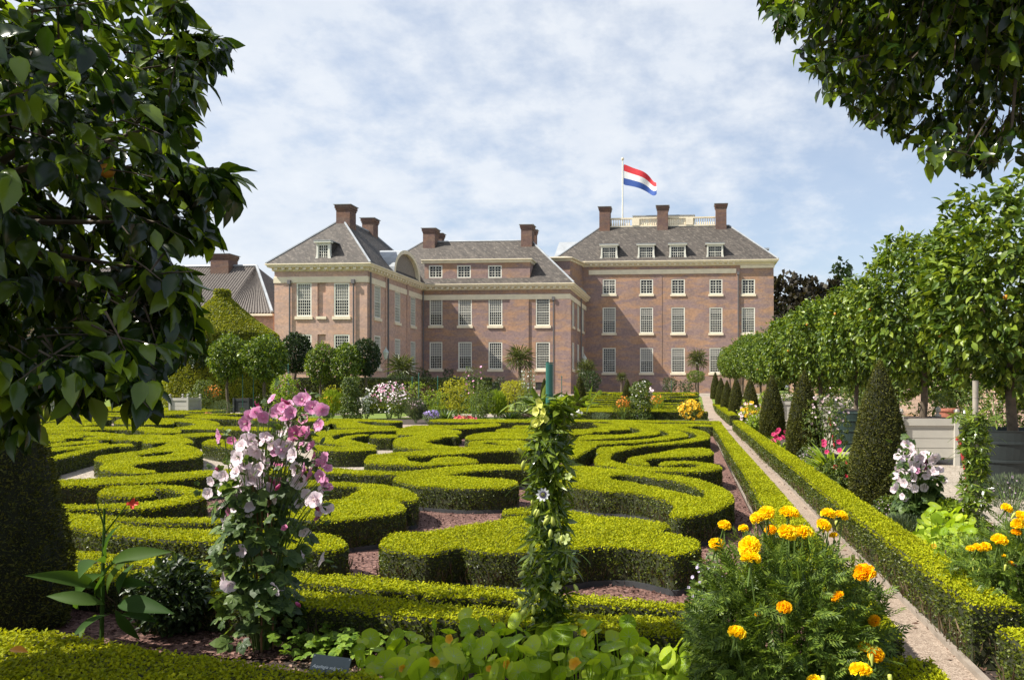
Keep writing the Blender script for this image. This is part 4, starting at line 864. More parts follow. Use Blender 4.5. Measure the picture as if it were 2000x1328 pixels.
# left-hand group of standard trees before the left wing
def ballm(seed, r, n, L, mat, clump=.06):
    t = thing('standard_tree', 'x', 'tree'); trunkpart(t, 2.0, .09, .8, seed=seed, spread=.3); w = MB(); leafy(w, n, (0, 0, 3.0), (r, r, r), T_LEAF if L > .1 else T_Q, L, per=5, seed=seed, clump=clump, spread=.7)
    o = w.build('crown', M[mat], None); o.parent = t; return t
pa = ballm(11, 1.12, 4200, .17, 'citrusfar', .16); pb = ballm(12, 1.0, 9000, .09, 'clipdk', .03); pc_ = ballm(15, 1.12, 4200, .17, 'citrusfar', .2)
ST = [(446, 697, 35, 'a', 40, 'leafy round-headed tree standing left in the row before the left wing'), (519, 698, 42, 'c', 40, 'largest leafy round-headed tree before the left wing, over the thin cone'), (578, 688, 30, 'b', 46, 'dark smooth ball-clipped tree just right of the largest leafy one'),
      (628, 708, 29, 'a', 44, 'leafy tree with forked trunk before the middle of the left wing'), (677, 708, 29, 'c', 44, 'leafy tree between the fork-trunked one and the dark ball at the corner'), (714, 697, 28, 'b', 45, 'dark smooth ball-clipped tree at the corner of the left wing'), (398, 690, 30, 'b', 47, 'dark ball tree half hidden behind the left foreground foliage')]
used = {}
for px, py, rp, k, Y, lab in ST:
    x = XY(px, Y); z = ZY(px, py, Y); r = rp / FPX * Y; src = {'a': pa, 'b': pb, 'c': pc_}[k]; s = r / (1.0 if k == 'b' else 1.12); g = gz(Y)
    if k not in used: o = src; used[k] = 1; o.location = (x, Y, g); o['label'] = lab; o['group'] = 'standard trees before the left wing'
    else: o = dup(src, (x, Y, g), px * .7, lab, 'standard trees before the left wing')
    o.scale = (s, s, (z - g) / 3.0)
# green arbour roof
x, Y = XY(434, 50), 50; g = gz(Y); zt = ZY(434, 582, Y); zb = ZY(434, 655, Y); R_ = 3.55
ar = thing('garden_arbour', 'pyramid-roofed arbour clothed in clipped bright greenery with a small knob on top', 'arbour', (x, Y, g)); w = MB()
prof = [(R_ * 1.0, g), (R_ * 1.0, zb), (R_ * .98, zb + .1), (R_ * .62, zb + (zt - zb) * .38), (R_ * .33, zb + (zt - zb) * .72), (.46, zt), (.46, zt + .5), (.0, zt + .52)]
w.lathe(prof, 28, (x, Y, 0)); core = w.build('frame', M['boxcore'], ar)
w = MB(); V = np.concatenate([v for v in [np.stack([np.array(prof)[:, 0:1] * np.cos(np.arange(28) / 28 * 2 * np.pi), np.array(prof)[:, 0:1] * np.sin(np.arange(28) / 28 * 2 * np.pi), np.repeat(np.array(prof)[:, 1:2], 28, 1)], -1).reshape(-1, 3)]]) + (x, Y, 0)
i = np.arange(len(prof) - 1)[:, None] * 28; j = np.arange(28)[None]; j2 = (j + 1) % 28; T = np.concatenate([np.stack([i + j, i + j2, i + 28 + j2], -1).reshape(-1, 3), np.stack([i + j, i + 28 + j2, i + 28 + j], -1).reshape(-1, 3)])
P, N, s = sample_tris(V, T, 1.0, 2.2); k = len(P); w.inst(T_Q, P + N * .03, N * .3 + rdir(k), N + rng.normal(size=(k, 3)) * .5, s * 1.2, .8); w.build('leaves', M['ivy'], ar)
# yew cones ---------------------------------------------------------------------
def cone_mesh(H_, r, n, L, seed=1, sh=1.95):
    g = np.random.default_rng(seed); w = MB(); zs = np.linspace(0, 1, 26)
    def rr(q): return r * np.clip(1 - q ** sh, 0, 1) ** .92 * (1 - .10 * (1 - q) ** 6)
    w.lathe([(float(rr(q)) * .97, H_ * q) for q in zs], 28)
    q = 1 - np.sqrt(g.random(n)); q = np.where(g.random(n) < .1, g.random(n), q); a = g.uniform(0, 6.283, n); lump = 1 + .03 * np.sin(a * 5 + q * 17) + .02 * np.sin(a * 11 - q * 31) + g.normal(size=n) * .012
    d = np.column_stack([np.cos(a), np.sin(a), np.full(n, .28)]); P = np.column_stack([np.cos(a) * rr(q) * lump, np.sin(a) * rr(q) * lump, q * H_])
    w.inst(T_Q, P, d + g.normal(size=(n, 3)) * .75 + (0, 0, .25), d + g.normal(size=(n, 3)) * .6, L * g.uniform(.6, 1.3, n), .34)
    w.m[-1][:] = 1
    return w
def cone(x, y, H_, r, n, L, label, seed=1, group='clipped yew cones along the right border', name='yew_cone'):
    o = cone_mesh(H_, r, n, L, seed).build(name, [M['yewcore'], M['yew']], None); o.location = (x, y, gz(y) - .02)
    return tag(o, label, 'topiary', group)
M['yewcore'] = plain('yew_core', (.016, .018, .006), .95, ns=10, amt=.4)
yx = 2.62
c1 = cone(2.55, 10.15, 1.97, .40, 26000, .038, 'largest yew cone of the right border, beside the pale mauve mallow', 2)
c2 = cone(2.63, 17.2, 1.98, .40, 14000, .055, 'second yew cone of the right border, behind the loose rose shrub', 3)
def cdup(x, y, s, label, group='clipped yew cones along the right border'):
    o = c2.copy(); COL.objects.link(o); o.location = (x, y, gz(y) - .02); o.scale = s; o.rotation_euler = (0, 0, x * 3 + y); o['label'] = label; o['group'] = group; return o
cdup(2.62, 23.6, (1, 1, 1.0), 'third yew cone of the right border, before the far white box')
cdup(XY(1465, 31.8), 31.8, (1.0, 1.0, 1), 'fourth yew cone of the right border, at the cross path')
cdup(XY(1438, 36), 36, (.95, .95, 1.03), 'fifth yew cone of the right border, dark, by the corner hedge')
cdup(XY(1420, 43), 43, (.95, .95, 1), 'sixth yew cone of the right border, slim and far')
cdup(XY(1408, 49), 49, (.95, .95, 1), 'seventh yew cone of the right border, slim and farther')
cdup(XY(1397, 55), 55, (.9, .9, 1), 'farthest yew cone of the right border')
for px, w_, top, bot, lab in ((1133, 28, 734, 806, 'tall dark yew cone behind the white candle-like flower, right of the climber pillar'), (1225, 20, 740, 775, 'small yew cone before the tall main block'), (1063, 17, 738, 780, 'yew cone half hidden behind the green post'), (516, 22, 722, 800, 'lone yew cone under the largest round-headed tree'), (664, 16, 728, 790, 'thin yew cone beside the dark shrub near the left wing')):
    Y = 2300 / max(bot - 755, 20) if bot > 790 else 52; Y = min(Y, 52); g = gz(Y); z = ZY(px, top, Y)
    cdup(XY(px, Y), Y, (w_ / FPX * Y / .8,) * 2 + ((z - g) / 1.98,), lab, 'yew cones among the beds')
o = cone(G(-28, 1232)[0], G(-28, 1232)[1], 2.0, .47, 30000, .026, 'big dark yew cone in shade at the left edge, close to the camera', 5, 'clipped yew cones close by')
# palms and wall shrubs ---------------------------------------------------------
def palm(px, py, Y, h, r, label, trunk=True):
    x = XY(px, Y); g = gz(Y); z = ZY(px, py, Y); t = thing('fan_palm', label, 'palm', (x, Y, g), 'palms before the palace walls')
    w = MB(); w.tube([(x, Y, g), (x + .03, Y, (g + z) / 2), (x, Y, z)], [.17, .15, .16], 9); w.build('trunk', M['bark'], t, smooth=True)
    w = MB(); n = 34; a = np.arange(n) * 2.4; e = np.linspace(-.7, 1.2, n); d = np.column_stack([np.cos(a) * np.cos(e), np.sin(a) * np.cos(e), np.sin(e)]); P = np.array((x, Y, z)) + d * r * .45
    w.inst(T_PALM, P, d + (0, 0, -.1), np.cross(d, np.cross((0, 0, 1), d)) + rng.normal(size=(n, 3)) * .25, r * .62)
    for i in range(n): w.tube([(x, Y, z), tuple(P[i])], .018, 3, cap=False)
    w.build('fronds', M['palm'], t)
M['palm'] = leafmat('palm_frond', (.03, .045, .01), (.07, .09, .018), (.14, .16, .03), .4, .2, .4, .3, 1)
palm(1015, 702, 68, 3, 1.7, 'fan palm with shaggy head before the middle wing'); palm(1362, 703, 74, 3, 1.35, 'fan palm above the potted ball tree at the tall block'); palm(785, 722, 60, 3, 1.6, 'dark low fan palm by the side wall of the left wing'); palm(1145, 722, 72, 3, 1.3, 'dark fan palm in the corner beside the middle wing'); palm(1214, 737, 76, 2, .7, 'small dark fan palm behind the small yew cone')
m_ = thing
t = ballm(21, 1.0, 3500, .12, 'citrusfar', .1); x = XY(1359, 70); t.location = (x, 70, gz(70)); t.scale = (.85, .85, .58); tag(t, 'ball-headed potted tree before the tall main block, under the palm', 'tree')
dup(t, (XY(1258, 80), 80, gz(80)), 1, 'potted ball tree in shade, half hidden behind the tall white-flowered pillar', 'wall trees', scale=(.6, .6, .4))
# general border shrubs ---------------------------------------------------------
def fmat(name, c): return petal('petal_' + name, c, c, tuple(min(1, x * 1.1) for x in c), 1, .3)
FM = {k: fmat(k, c) for k, c in dict(pink=(.72, .30, .48), pale=(.80, .66, .70), white=(.82, .80, .74), red=(.62, .02, .05), crimson=(.55, .03, .13), purple=(.33, .24, .55), orange=(.72, .24, .02), yellow=(.80, .48, .01), mauve=(.45, .33, .42), lilac=(.60, .52, .68), brown=(.16, .07, .05), coral=(.75, .22, .14), plume=(.42, .30, .30)).items()}
LM = {'green': leafmat('shrub_leaf', (.035, .06, .012), (.08, .13, .02), (.19, .23, .04), .45, .3, .35, .4, 3), 'gold': leafmat('golden_leaf', (.16, .17, .015), (.33, .33, .02), (.50, .48, .03), .5, .35, .3, .4, 2),
      'lime': leafmat('lime_leaf', (.10, .17, .015), (.22, .32, .03), (.34, .42, .04), .5, .35, .3, .4, 3), 'grey': leafmat('grey_green_leaf', (.06, .09, .05), (.12, .16, .09), (.20, .24, .14), .6, .25, .25, .3, 3),
      'bronze': leafmat('bronze_leaf', (.04, .02, .015), (.09, .045, .03), (.16, .10, .05), .45, .25, .4, .4, 3), 'dark': leafmat('dark_leaf', (.012, .025, .008), (.03, .055, .014), (.07, .11, .025), .4, .25, .4, .4, 2), 'glau': leafmat('glaucous_leaf', (.05, .09, .03), (.10, .16, .05), (.20, .27, .08), .4, .3, .45, .3, 2)}
def shrub(px, wpx, top, bot, leaf, label, cat='shrub', name='flowering_shrub', fl=(), L=.07, n=1500, T=T_LEAF, Y=None, stems=True, form='oval', group=None, fs=.03, T2=None):
    """plant whose foot stands where the photo shows it; size follows from its distance"""
    if Y is None: Y = G(px, bot)[1]
    x = XY(px, Y); g = gz(Y); zt = ZY(px, top, Y); H_ = max(zt - g, .15); r = wpx / FPX * Y / 2 * .96
    t = thing(name, label, cat, (x, Y, g), group); w = MB(); sd = int(px * 7 + top); gg = np.random.default_rng(sd)
    c = (x, Y, g + H_ * .55); rad = (r, r, H_ * .46)
    if form == 'oval': leafy(w, n, c, rad, T, L, seed=sd, clump=.3, inner=.4, per=5, droop=.1)
    elif form == 'pillar':
        P = np.column_stack([np.cos(a_ := gg.uniform(0, 6.28, n)), np.sin(a_), gg.random(n)]); q = r * (1 - .25 * P[:, 2] ** 2) * (.75 + .35 * gg.random(n)) * (1 + .18 * np.sin(P[:, 2] * 21 + a_))
        pos = np.column_stack([x + P[:, 0] * q, Y + P[:, 1] * q, g + P[:, 2] * H_]); d = np.column_stack([P[:, 0], P[:, 1], np.full(n, -.3)]); w.inst(T, pos, d + gg.normal(size=(n, 3)) * .6, d + gg.normal(size=(n, 3)) * .4 + (0, 0, 1), L * gg.uniform(.6, 1.2, n))
    elif form == 'strap':
        a_ = gg.uniform(0, 6.28, n); e = gg.uniform(.5, 1.35, n); d = np.column_stack([np.cos(a_) * np.cos(e), np.sin(a_) * np.cos(e), np.sin(e)]); pos = np.column_stack([x + np.cos(a_) * r * .25, Y + np.sin(a_) * r * .25, np.full(n, g)])
        w.inst(T_STRAP, pos, d, np.cross(d, np.cross((0, 0, 1), d)), np.sqrt(H_ ** 2 + r ** 2) * gg.uniform(.6, .95, n))
    elif form == 'spiky':
        P, d, _ = crown_pts(n, c, rad, .2, .3, sd); w.inst(T_Q, P, np.column_stack([d[:, 0] * .5, d[:, 1] * .5, np.ones(n)]) + gg.normal(size=(n, 3)) * .25, gg.normal(size=(n, 3)), L * 1.6, .14)
    elif form == 'umbrella':
        leafy(w, n, (x, Y, g + H_ * .72), (r, r, H_ * .28), T, L, seed=sd, clump=.25, inner=.3, per=5, droop=.3)
    w.build('leaves', LM[leaf], t)
    if stems and form not in ('strap',):
        w = MB(); k = 1 if form == 'umbrella' else 9
        for i in range(k):
            a_ = i * 2.4; q = 0 if k == 1 else r * .5; w.tube([(x + math.cos(a_) * q * .2, Y + math.sin(a_) * q * .2, g), (x + math.cos(a_) * q * .6, Y + math.sin(a_) * q * .6, g + H_ * .4), (x + math.cos(a_) * q, Y + math.sin(a_) * q, g + H_ * .75)], max(.006, r * .02) * (3 if k == 1 else 1), 4)
        w.build('stems', M['bark' if k == 1 else 'stalk'], t)
    for (col, cnt, where) in fl:
        w = MB()
        if cnt <= 60 and where != 'spire' and Y < 38:
            P, d, _ = crown_pts(cnt, (x, Y, g + H_ * (.72 if where == 'top' else .55)), (r * .95, r * .95, H_ * (.28 if where == 'top' else .45)), .3, .15, sd + 3)
            q0 = MB(); q0.inst(T_FLW, [(0, 0, 0)], [(0, 1, 0)], [(0, 0, 1)], 1.0); fo = None
            for p, dd_ in zip(P, d):
                if fo is None: f = q0.build('flower', FM[col], None); fo = f
                else: f = fo.copy(); COL.objects.link(f)
                f.parent = t; f.location = p - wloc(t); f.scale = (fs * max(1, Y / 12) ** .35 * gg.uniform(.8, 1.4),) * 3; f.rotation_euler = Vector((dd_[0] * .6 + gg.normal() * .3, -1, .5 + gg.normal() * .3)).to_track_quat('Z', 'Y').to_euler()
            continue
        if where == 'top': P, d, _ = crown_pts(cnt, (x, Y, g + H_ * .72), (r * .95, r * .95, H_ * .26), .3, .3, sd + 1); P[:, 2] += H_ * .04
        elif where == 'spire':
            P = []; 
            for s in range(5):
                a_ = s * 2.5; xx, yy = x + math.cos(a_) * r * .7, Y + math.sin(a_) * r * .7; h2 = H_ * gg.uniform(.8, 1.02)
                P += [(xx + gg.normal() * .015, yy + gg.normal() * .015, g + h2 - q_) for q_ in np.linspace(0, H_ * .32, cnt // 5)]
                w.tube([(x, Y, g), (xx, yy, g + h2)], .008, 4)
                w.m[-1][:] = 1; w.m[-2][:] = 1; w.m[-3][:] = 1
            P = np.array(P); d = gg.normal(size=P.shape) + (0, -1, 0)
        else: P, d, _ = crown_pts(cnt, c, rad, .3, .1, sd + 2)
        k = len(P); d = d + gg.normal(size=(k, 3)) * .4 + (0, -.4, .4); ax = np.cross(d, gg.normal(size=(k, 3))); s_ = fs * max(1, Y / 12) ** .35
        w.inst(T_DOT if Y > 9 else T_FLW, P, ax, d, s_ * 2 * gg.uniform(.6, 1.2, k) if Y > 9 else s_ * gg.uniform(.7, 1.2, k)); w.build('flowers', [FM[col], M['stalk']], t)
    return t
bd = [
 dict(px=716, wpx=44, top=764, bot=818, leaf='green', label='leafy green filler shrub right of the ivy-like pillar', n=1300, fl=[('white', 40, 'top')]),
 dict(px=780, wpx=50, top=764, bot=818, leaf='green', label='green bush with pale heads left of the bronze-leaved plant', n=1400, fl=[('pale', 80, 'top')]),
 dict(px=848, wpx=50, top=760, bot=812, leaf='lime', label='light leafy bush between the bronze plant and the golden shrub', n=1400, Y=36),
 dict(px=935, wpx=60, top=764, bot=814, leaf='lime', label='light green airy bush right of the pink hollyhocks', n=1500, Y=37),
 dict(px=975, wpx=50, top=764, bot=812, leaf='gold', label='yellow-green low bush under the golden umbrella-headed tree', n=1300, Y=38),
 dict(px=1030, wpx=60, top=770, bot=818, leaf='green', label='green bush behind the climber pillar, below the white hollyhocks', n=1500, Y=35),
 dict(px=1085, wpx=40, top=778, bot=816, leaf='lime', label='low light bush behind the climber pillar at the green post', n=900, Y=36),
 dict(px=650, wpx=50, top=755, bot=812, leaf='gold', label='golden green bush left of the ivy-like pillar', n=1300, Y=38),
 dict(px=590, wpx=60, top=765, bot=815, leaf='lime', label='light green bush behind the top of the pink mallow', n=1300, Y=37),
 dict(px=530, wpx=50, top=765, bot=808, leaf='green', label='green bush just left of the bronze shrub behind the mallow', n=1100, Y=40, fl=[('plume', 50, 'top')]),
 dict(px=1900, wpx=150, top=1040, bot=1130, leaf='lime', label='low leafy filler plant under the second marigold bush by the right hedge', n=1800, L=.035, Y=5.6),
 dict(px=685, wpx=36, top=736, bot=819, leaf='green', label='ivy-like climber pillar with light leaves right of the mallow', form='pillar', n=2600, L=.11, name='climber_pillar'),
 dict(px=760, wpx=78, top=746, bot=817, leaf='green', label='loose pink and white flowered shrub with dark middle, left of the bronze plant', fl=[('pale', 150, 'top'), ('pink', 60, 'top'), ('white', 60, 'all')], n=1500),
 dict(px=808, wpx=56, top=740, bot=822, leaf='lime', label='light green shrub rising behind the bronze-leaved plant', n=1300, Y=37),
 dict(px=822, wpx=70, top=757, bot=815, leaf='bronze', label='bronze purple-leaved plant behind the lilac asters', n=900, L=.16),
 dict(px=812, wpx=36, top=782, bot=826, leaf='grey', label='feathery mauve-plumed grass left of the lilac asters', form='spiky', fl=[('plume', 160, 'top')], n=1400, L=.12),
 dict(px=843, wpx=34, top=802, bot=829, leaf='grey', label='mound of lilac asters at the back of the parterre', fl=[('purple', 260, 'top')], n=700, fs=.022),
 dict(px=870, wpx=46, top=797, bot=822, leaf='glau', label='tuft of upright iris blades right of the lilac asters', form='strap', n=90),
 dict(px=893, wpx=74, top=737, bot=816, leaf='gold', label='tall golden-leaved shrub with pink hollyhocks beside it', n=2600, L=.09),
 dict(px=925, wpx=46, top=716, bot=822, leaf='green', label='pink hollyhocks standing tall before the middle wing', form='pillar', fl=[('pink', 22, 'spire')], n=1100, fs=.04, name='hollyhock'),
 dict(px=946, wpx=40, top=748, bot=820, leaf='green', label='dark green bushy shrub between hollyhocks and the gravel court', n=1500, Y=32),
 dict(px=905, wpx=44, top=812, bot=832, leaf='green', label='clump of red flowers at the back edge of the parterre', fl=[('crimson', 50, 'top'), ('coral', 40, 'top')], n=500, fs=.04),
 dict(px=1006, wpx=56, top=741, bot=808, leaf='gold', label='golden umbrella-headed small tree left of the green post', form='umbrella', n=2200, L=.09, name='small_tree', cat='tree'),
 dict(px=1031, wpx=36, top=722, bot=817, leaf='grey', label='white hollyhocks just left of the green post', form='pillar', fl=[('white', 25, 'spire')], n=1000, fs=.035, name='hollyhock'),
 dict(px=968, wpx=40, top=768, bot=820, leaf='lime', label='airy fresh-green shrub before the gravel court', form='spiky', n=1500, L=.14),
 dict(px=996, wpx=50, top=800, bot=820, leaf='glau', label='tuft of strap-leaved iris left of the climber pillar', form='strap', n=100),
 dict(px=1040, wpx=36, top=796, bot=822, leaf='coral' if False else 'bronze', label='low reddish foliage clump left of the green post', n=500),
 dict(px=1108, wpx=30, top=772, bot=815, leaf='lime', label='light green shrub just right of the green post', n=700),
 dict(px=1127, wpx=24, top=800, bot=822, leaf='green', label='low plant with round white blooms beside the dark tall yew cone', fl=[('white', 22, 'top')], n=400, fs=.05),
 dict(px=1172, wpx=36, top=808, bot=822, leaf='grey', label='grey lavender-like clump on the back border', form='spiky', n=500),
 dict(px=1217, wpx=42, top=776, bot=820, leaf='green', label='clump of rusty orange flowers left of the tall white-flowered pillar', form='spiky', fl=[('orange', 120, 'top')], n=1400),
 dict(px=1251, wpx=42, top=746, bot=820, leaf='green', label='tall leafy pillar with white flowers in the far border', form='pillar', fl=[('white', 70, 'all')], n=2600, L=.10, name='climber_pillar', fs=.03),
 dict(px=1279, wpx=38, top=772, bot=808, leaf='lime', label='clump of rusty orange flowers right of the tall white-flowered pillar', form='spiky', fl=[('orange', 110, 'top')], n=1200),
 dict(px=1272, wpx=14, top=760, bot=806, leaf='green', label='single pale pink bloom head above the orange flowers', fl=[('pale', 26, 'top')], n=120, fs=.05),
 dict(px=1350, wpx=50, top=783, bot=824, leaf='green', label='rounded clump of yellow marigolds at the far right of the parterre', fl=[('yellow', 150, 'top'), ('yellow', 60, 'all')], n=1200, fs=.045, name='marigold_clump'),
 dict(px=1345, wpx=40, top=768, bot=782, leaf='lime', label='low yellow flowers in the far compartment bed', fl=[('yellow', 60, 'top')], n=500, Y=56),
 dict(px=1310, wpx=60, top=772, bot=782, leaf='green', label='low green bed plants in the far compartment', n=700, Y=57),
 dict(px=1160, wpx=24, top=770, bot=779, leaf='green', label='small rounded bush in the far compartment', n=500, Y=57, L=.06), dict(px=1172, wpx=8, top=762, bot=779, leaf='lime', label='slim little cone bush in the far compartment', n=300, Y=57, L=.06, form='pillar'),
 dict(px=1150, wpx=50, top=722, bot=772, leaf='dark', label='large dark rounded bush in the corner before the tall block', n=2400, Y=66, L=.14), dict(px=1308, wpx=34, top=736, bot=762, leaf='dark', label='dark rounded bush against the foot of the tall block', n=900, Y=80, L=.14),
 dict(px=828, wpx=40, top=722, bot=765, leaf='dark', label='dark bush by the inner corner of the wings', n=1500, Y=66, L=.14), dict(px=783, wpx=52, top=728, bot=770, leaf='dark', label='dark bush under the low palm beside the left wing', n=1500, Y=58, L=.14), dict(px=876, wpx=22, top=720, bot=765, leaf='dark', label='dark pointed bush against the middle wing', n=700, Y=70, L=.14, form='pillar'), dict(px=975, wpx=26, top=736, bot=765, leaf='dark', label='low dark bush against the middle wing under the windows', n=700, Y=70, L=.13),
 dict(px=1340, wpx=34, top=742, bot=765, leaf='dark', label='low shaggy bush by the basement window of the tall block', n=800, Y=82, L=.14),
 dict(px=620, wpx=70, top=742, bot=800, leaf='green', label='pinkish flowered shrub left of the ivy-like pillar', fl=[('pale', 130, 'top'), ('plume', 80, 'top')], n=1400),
 dict(px=648, wpx=40, top=766, bot=818, leaf='lime', label='tall thin-stemmed yellow flowers left of the ivy-like pillar', form='spiky', fl=[('yellow', 25, 'top')], n=1200, L=.14),
 dict(px=562, wpx=60, top=738, bot=812, leaf='bronze', label='reddish bronze shrub directly behind the mallow', n=1500, L=.12), dict(px=556, wpx=46, top=732, bot=800, leaf='lime', label='pale green leafy shrub behind the bronze one', n=1300, L=.12, Y=36),
 dict(px=484, wpx=34, top=766, bot=800, leaf='green', label='yellow-orange flower clump left of the mallow top', fl=[('yellow', 100, 'top')], n=700), dict(px=504, wpx=26, top=752, bot=790, leaf='grey', label='pale lilac phlox clump by the lone yew cone', fl=[('lilac', 110, 'top')], n=500),
 dict(px=456, wpx=26, top=760, bot=800, leaf='green', label='small green shrub left of the yellow-orange flowers', n=700, fl=[('coral', 20, 'top')]), dict(px=420, wpx=50, top=722, bot=802, leaf='lime', label='fresh green shrub beside the white tapered box', n=1700, L=.09), dict(px=417, wpx=30, top=750, bot=806, leaf='green', label='orange blossoms clump below the fresh green shrub', fl=[('orange', 90, 'top')], n=600),
 dict(px=397, wpx=34, top=742, bot=806, leaf='green', label='glossy climber pillar at the left back border', form='pillar', n=1700, L=.1, name='climber_pillar'), dict(px=374, wpx=30, top=760, bot=806, leaf='glau', label='whitish leafed shrub against the white tapered box', n=700, fl=[('white', 30, 'all')]),
 dict(px=432, wpx=42, top=782, bot=818, leaf='grey', label='small blue-green mound shrub among the far left hedges', n=1600, L=.05, form='spiky'), dict(px=405, wpx=26, top=806, bot=820, leaf='grey', label='low plant with coral spikes left of the blue-green mound', n=400, fl=[('coral', 25, 'top')]),
 dict(px=318, wpx=34, top=768, bot=798, leaf='green', label='low yellow daisies bush on the lawn edge at left', fl=[('yellow', 50, 'top')], n=600),
 dict(px=80, wpx=40, top=747, bot=776, leaf='green', label='mauve phlox heads glimpsed under the left tree', fl=[('lilac', 160, 'top')], n=500, Y=34, fs=.035), dict(px=82, wpx=60, top=705, bot=790, leaf='lime', label='light green bush glimpsed under the left tree', n=1500, Y=38), dict(px=90, wpx=30, top=778, bot=795, leaf='dark', label='dark low shrub by the white box under the left tree', n=500, Y=33),
 # right border
 dict(px=1612, wpx=88, top=770, bot=895, leaf='green', label='loose rose shrub with faded pink blooms between two yew cones', fl=[('pale', 36, 'top'), ('plume', 45, 'top')], n=2200, L=.055, fs=.022),
 dict(px=1625, wpx=96, top=858, bot=925, leaf='lime', label='strap-leaved clump with red blooms before the dark tub', form='strap', fl=[('crimson', 5, 'top')], n=110, fs=.05), dict(px=1640, wpx=80, top=898, bot=968, leaf='green', label='bushy plant with a red bloom left of the largest yew cone', n=2300, L=.05, fl=[('red', 4, 'top')], fs=.035),
 dict(px=1525, wpx=46, top=838, bot=885, leaf='lime', label='red and pink flowered lily clump right of the third yew cone', form='strap', fl=[('crimson', 14, 'top')], n=80, fs=.04), dict(px=1585, wpx=50, top=872, bot=912, leaf='grey', label='small mauve-flowered plant by the foot of the second yew cone', n=900, L=.04, fl=[('mauve', 60, 'all')], fs=.012),
 dict(px=1466, wpx=44, top=785, bot=838, leaf='lime', label='yellow dahlias and pink phlox clump by the cross path', fl=[('yellow', 42, 'top'), ('pale', 40, 'all')], n=900, fs=.035), dict(px=1475, wpx=40, top=812, bot=848, leaf='lime', label='broad green nasturtium clump below the yellow dahlias', n=700, L=.09),
 dict(px=1440, wpx=30, top=772, bot=812, leaf='green', label='small orange flowers between far yew cones', fl=[('orange', 40, 'top'), ('yellow', 20, 'top')], n=500), dict(px=1398, wpx=22, top=762, bot=790, leaf='green', label='mixed orange flowers by the farthest yew cone', fl=[('orange', 40, 'top'), ('pale', 20, 'top')], n=400),
 dict(px=1745, wpx=90, top=972, bot=1030, leaf='green', label='low mauve-flowered plant at the foot of the largest yew cone', n=1800, L=.04, fl=[('mauve', 110, 'all')], fs=.009), dict(px=1765, wpx=90, top=1015, bot=1050, leaf='grey', label='silvery cushion plant beside the right hedge', n=1500, L=.05, form='spiky'),
 dict(px=1850, wpx=90, top=975, bot=1050, leaf='lime', label='clipped yellow-green shrub behind the right nasturtiums', n=3800, L=.03, T=T_Q), dict(px=1975, wpx=110, top=930, bot=1010, leaf='grey', label='wiry grey plant before the dark round tub at the right edge', n=1800, L=.035, form='spiky', fl=[('mauve', 40, 'top')], fs=.01),
]
for d in bd: shrub(**d)
# bushes seen over the tubs, under the right-hand crowns
for px, wp, top, Y, leaf, lab in ((1700, 120, 742, 24, 'green', 'leafy bush behind the dark tubs'), (1865, 130, 752, 22, 'green', 'leafy bush with small leaves before the trellised wall'), (1960, 130, 745, 20, 'green', 'leafy bush at the right edge before the trellis'), (1630, 90, 770, 30, 'dark', 'shaded bush behind the rose shrub'), (1560, 80, 760, 36, 'green', 'green bush behind the white box and second cone'), (1500, 70, 765, 42, 'lime', 'bright bush under the middle trees of the right row')):
    shrub(px, wp, top, 0, leaf, lab, Y=Y, n=1500, L=.10)
# copper beeches beyond the palace, dark woods far right
def farwood(px, wpx, top, Y, mat, label, n=5000, L=1.0, base=770, squash=1):
    x = XY(px, Y); zt = ZY(px, top, Y); r = wpx / 2 / FPX * Y; t = thing('far_tree', label, 'tree', (x, Y, .8), 'trees beyond the palace'); w = MB(); leafy(w, n, (x, Y, zt * .55), (r, r, zt * .47), T_Q, L, seed=int(px) + 600, clump=.35, inner=.3, per=8, droop=0, wd=.9); w.build('crown', M[mat], t)
    w = MB(); w.tube([(x, Y, .8), (x, Y, zt * .6)], [.6, .3], 7); w.build('trunk', M['bark'], t)
farwood(1560, 120, 540, 130, 'beech', 'broad dark copper beech rising right of the palace'); farwood(1620, 80, 556, 138, 'beech', 'smaller dark beech at the right of the broad one'); farwood(1510, 70, 600, 150, 'clipdk', 'dark green tree low behind the palace corner'); farwood(1650, 70, 548, 150, 'clipdk', 'dark green round-topped tree behind the right row')
for i, px in enumerate((1720, 1800, 1890, 1990, 2100, 2220)): farwood(px, 110, 640 - 8 * (i % 3), 110 - 8 * i, 'clipdk', 'dark green woodland tree behind the garden wall, ' + ('first', 'second', 'third', 'fourth', 'fifth', 'sixth')[i] + ' from the left', n=3000, L=.9)
for i, (px, tp) in enumerate(((250, 600), (150, 580), (40, 590), (-80, 570), (330, 640))): farwood(px, 130, tp, 56 + i, 'clipdk', 'dark green tree before the outbuilding behind the left foliage, ' + ('first', 'second', 'third', 'fourth', 'fifth')[i], n=4000, L=.4)
hedge([(-26, 47.5), (-13, 47.5), (-13, 48.3), (-26, 48.3)], 'tall dark clipped hedge behind the thin green rods before the left wing', px=False, smooth=0, h=2.0, z0=gz(48), group='far box hedges', top='clipdk', name='tall_hedge')
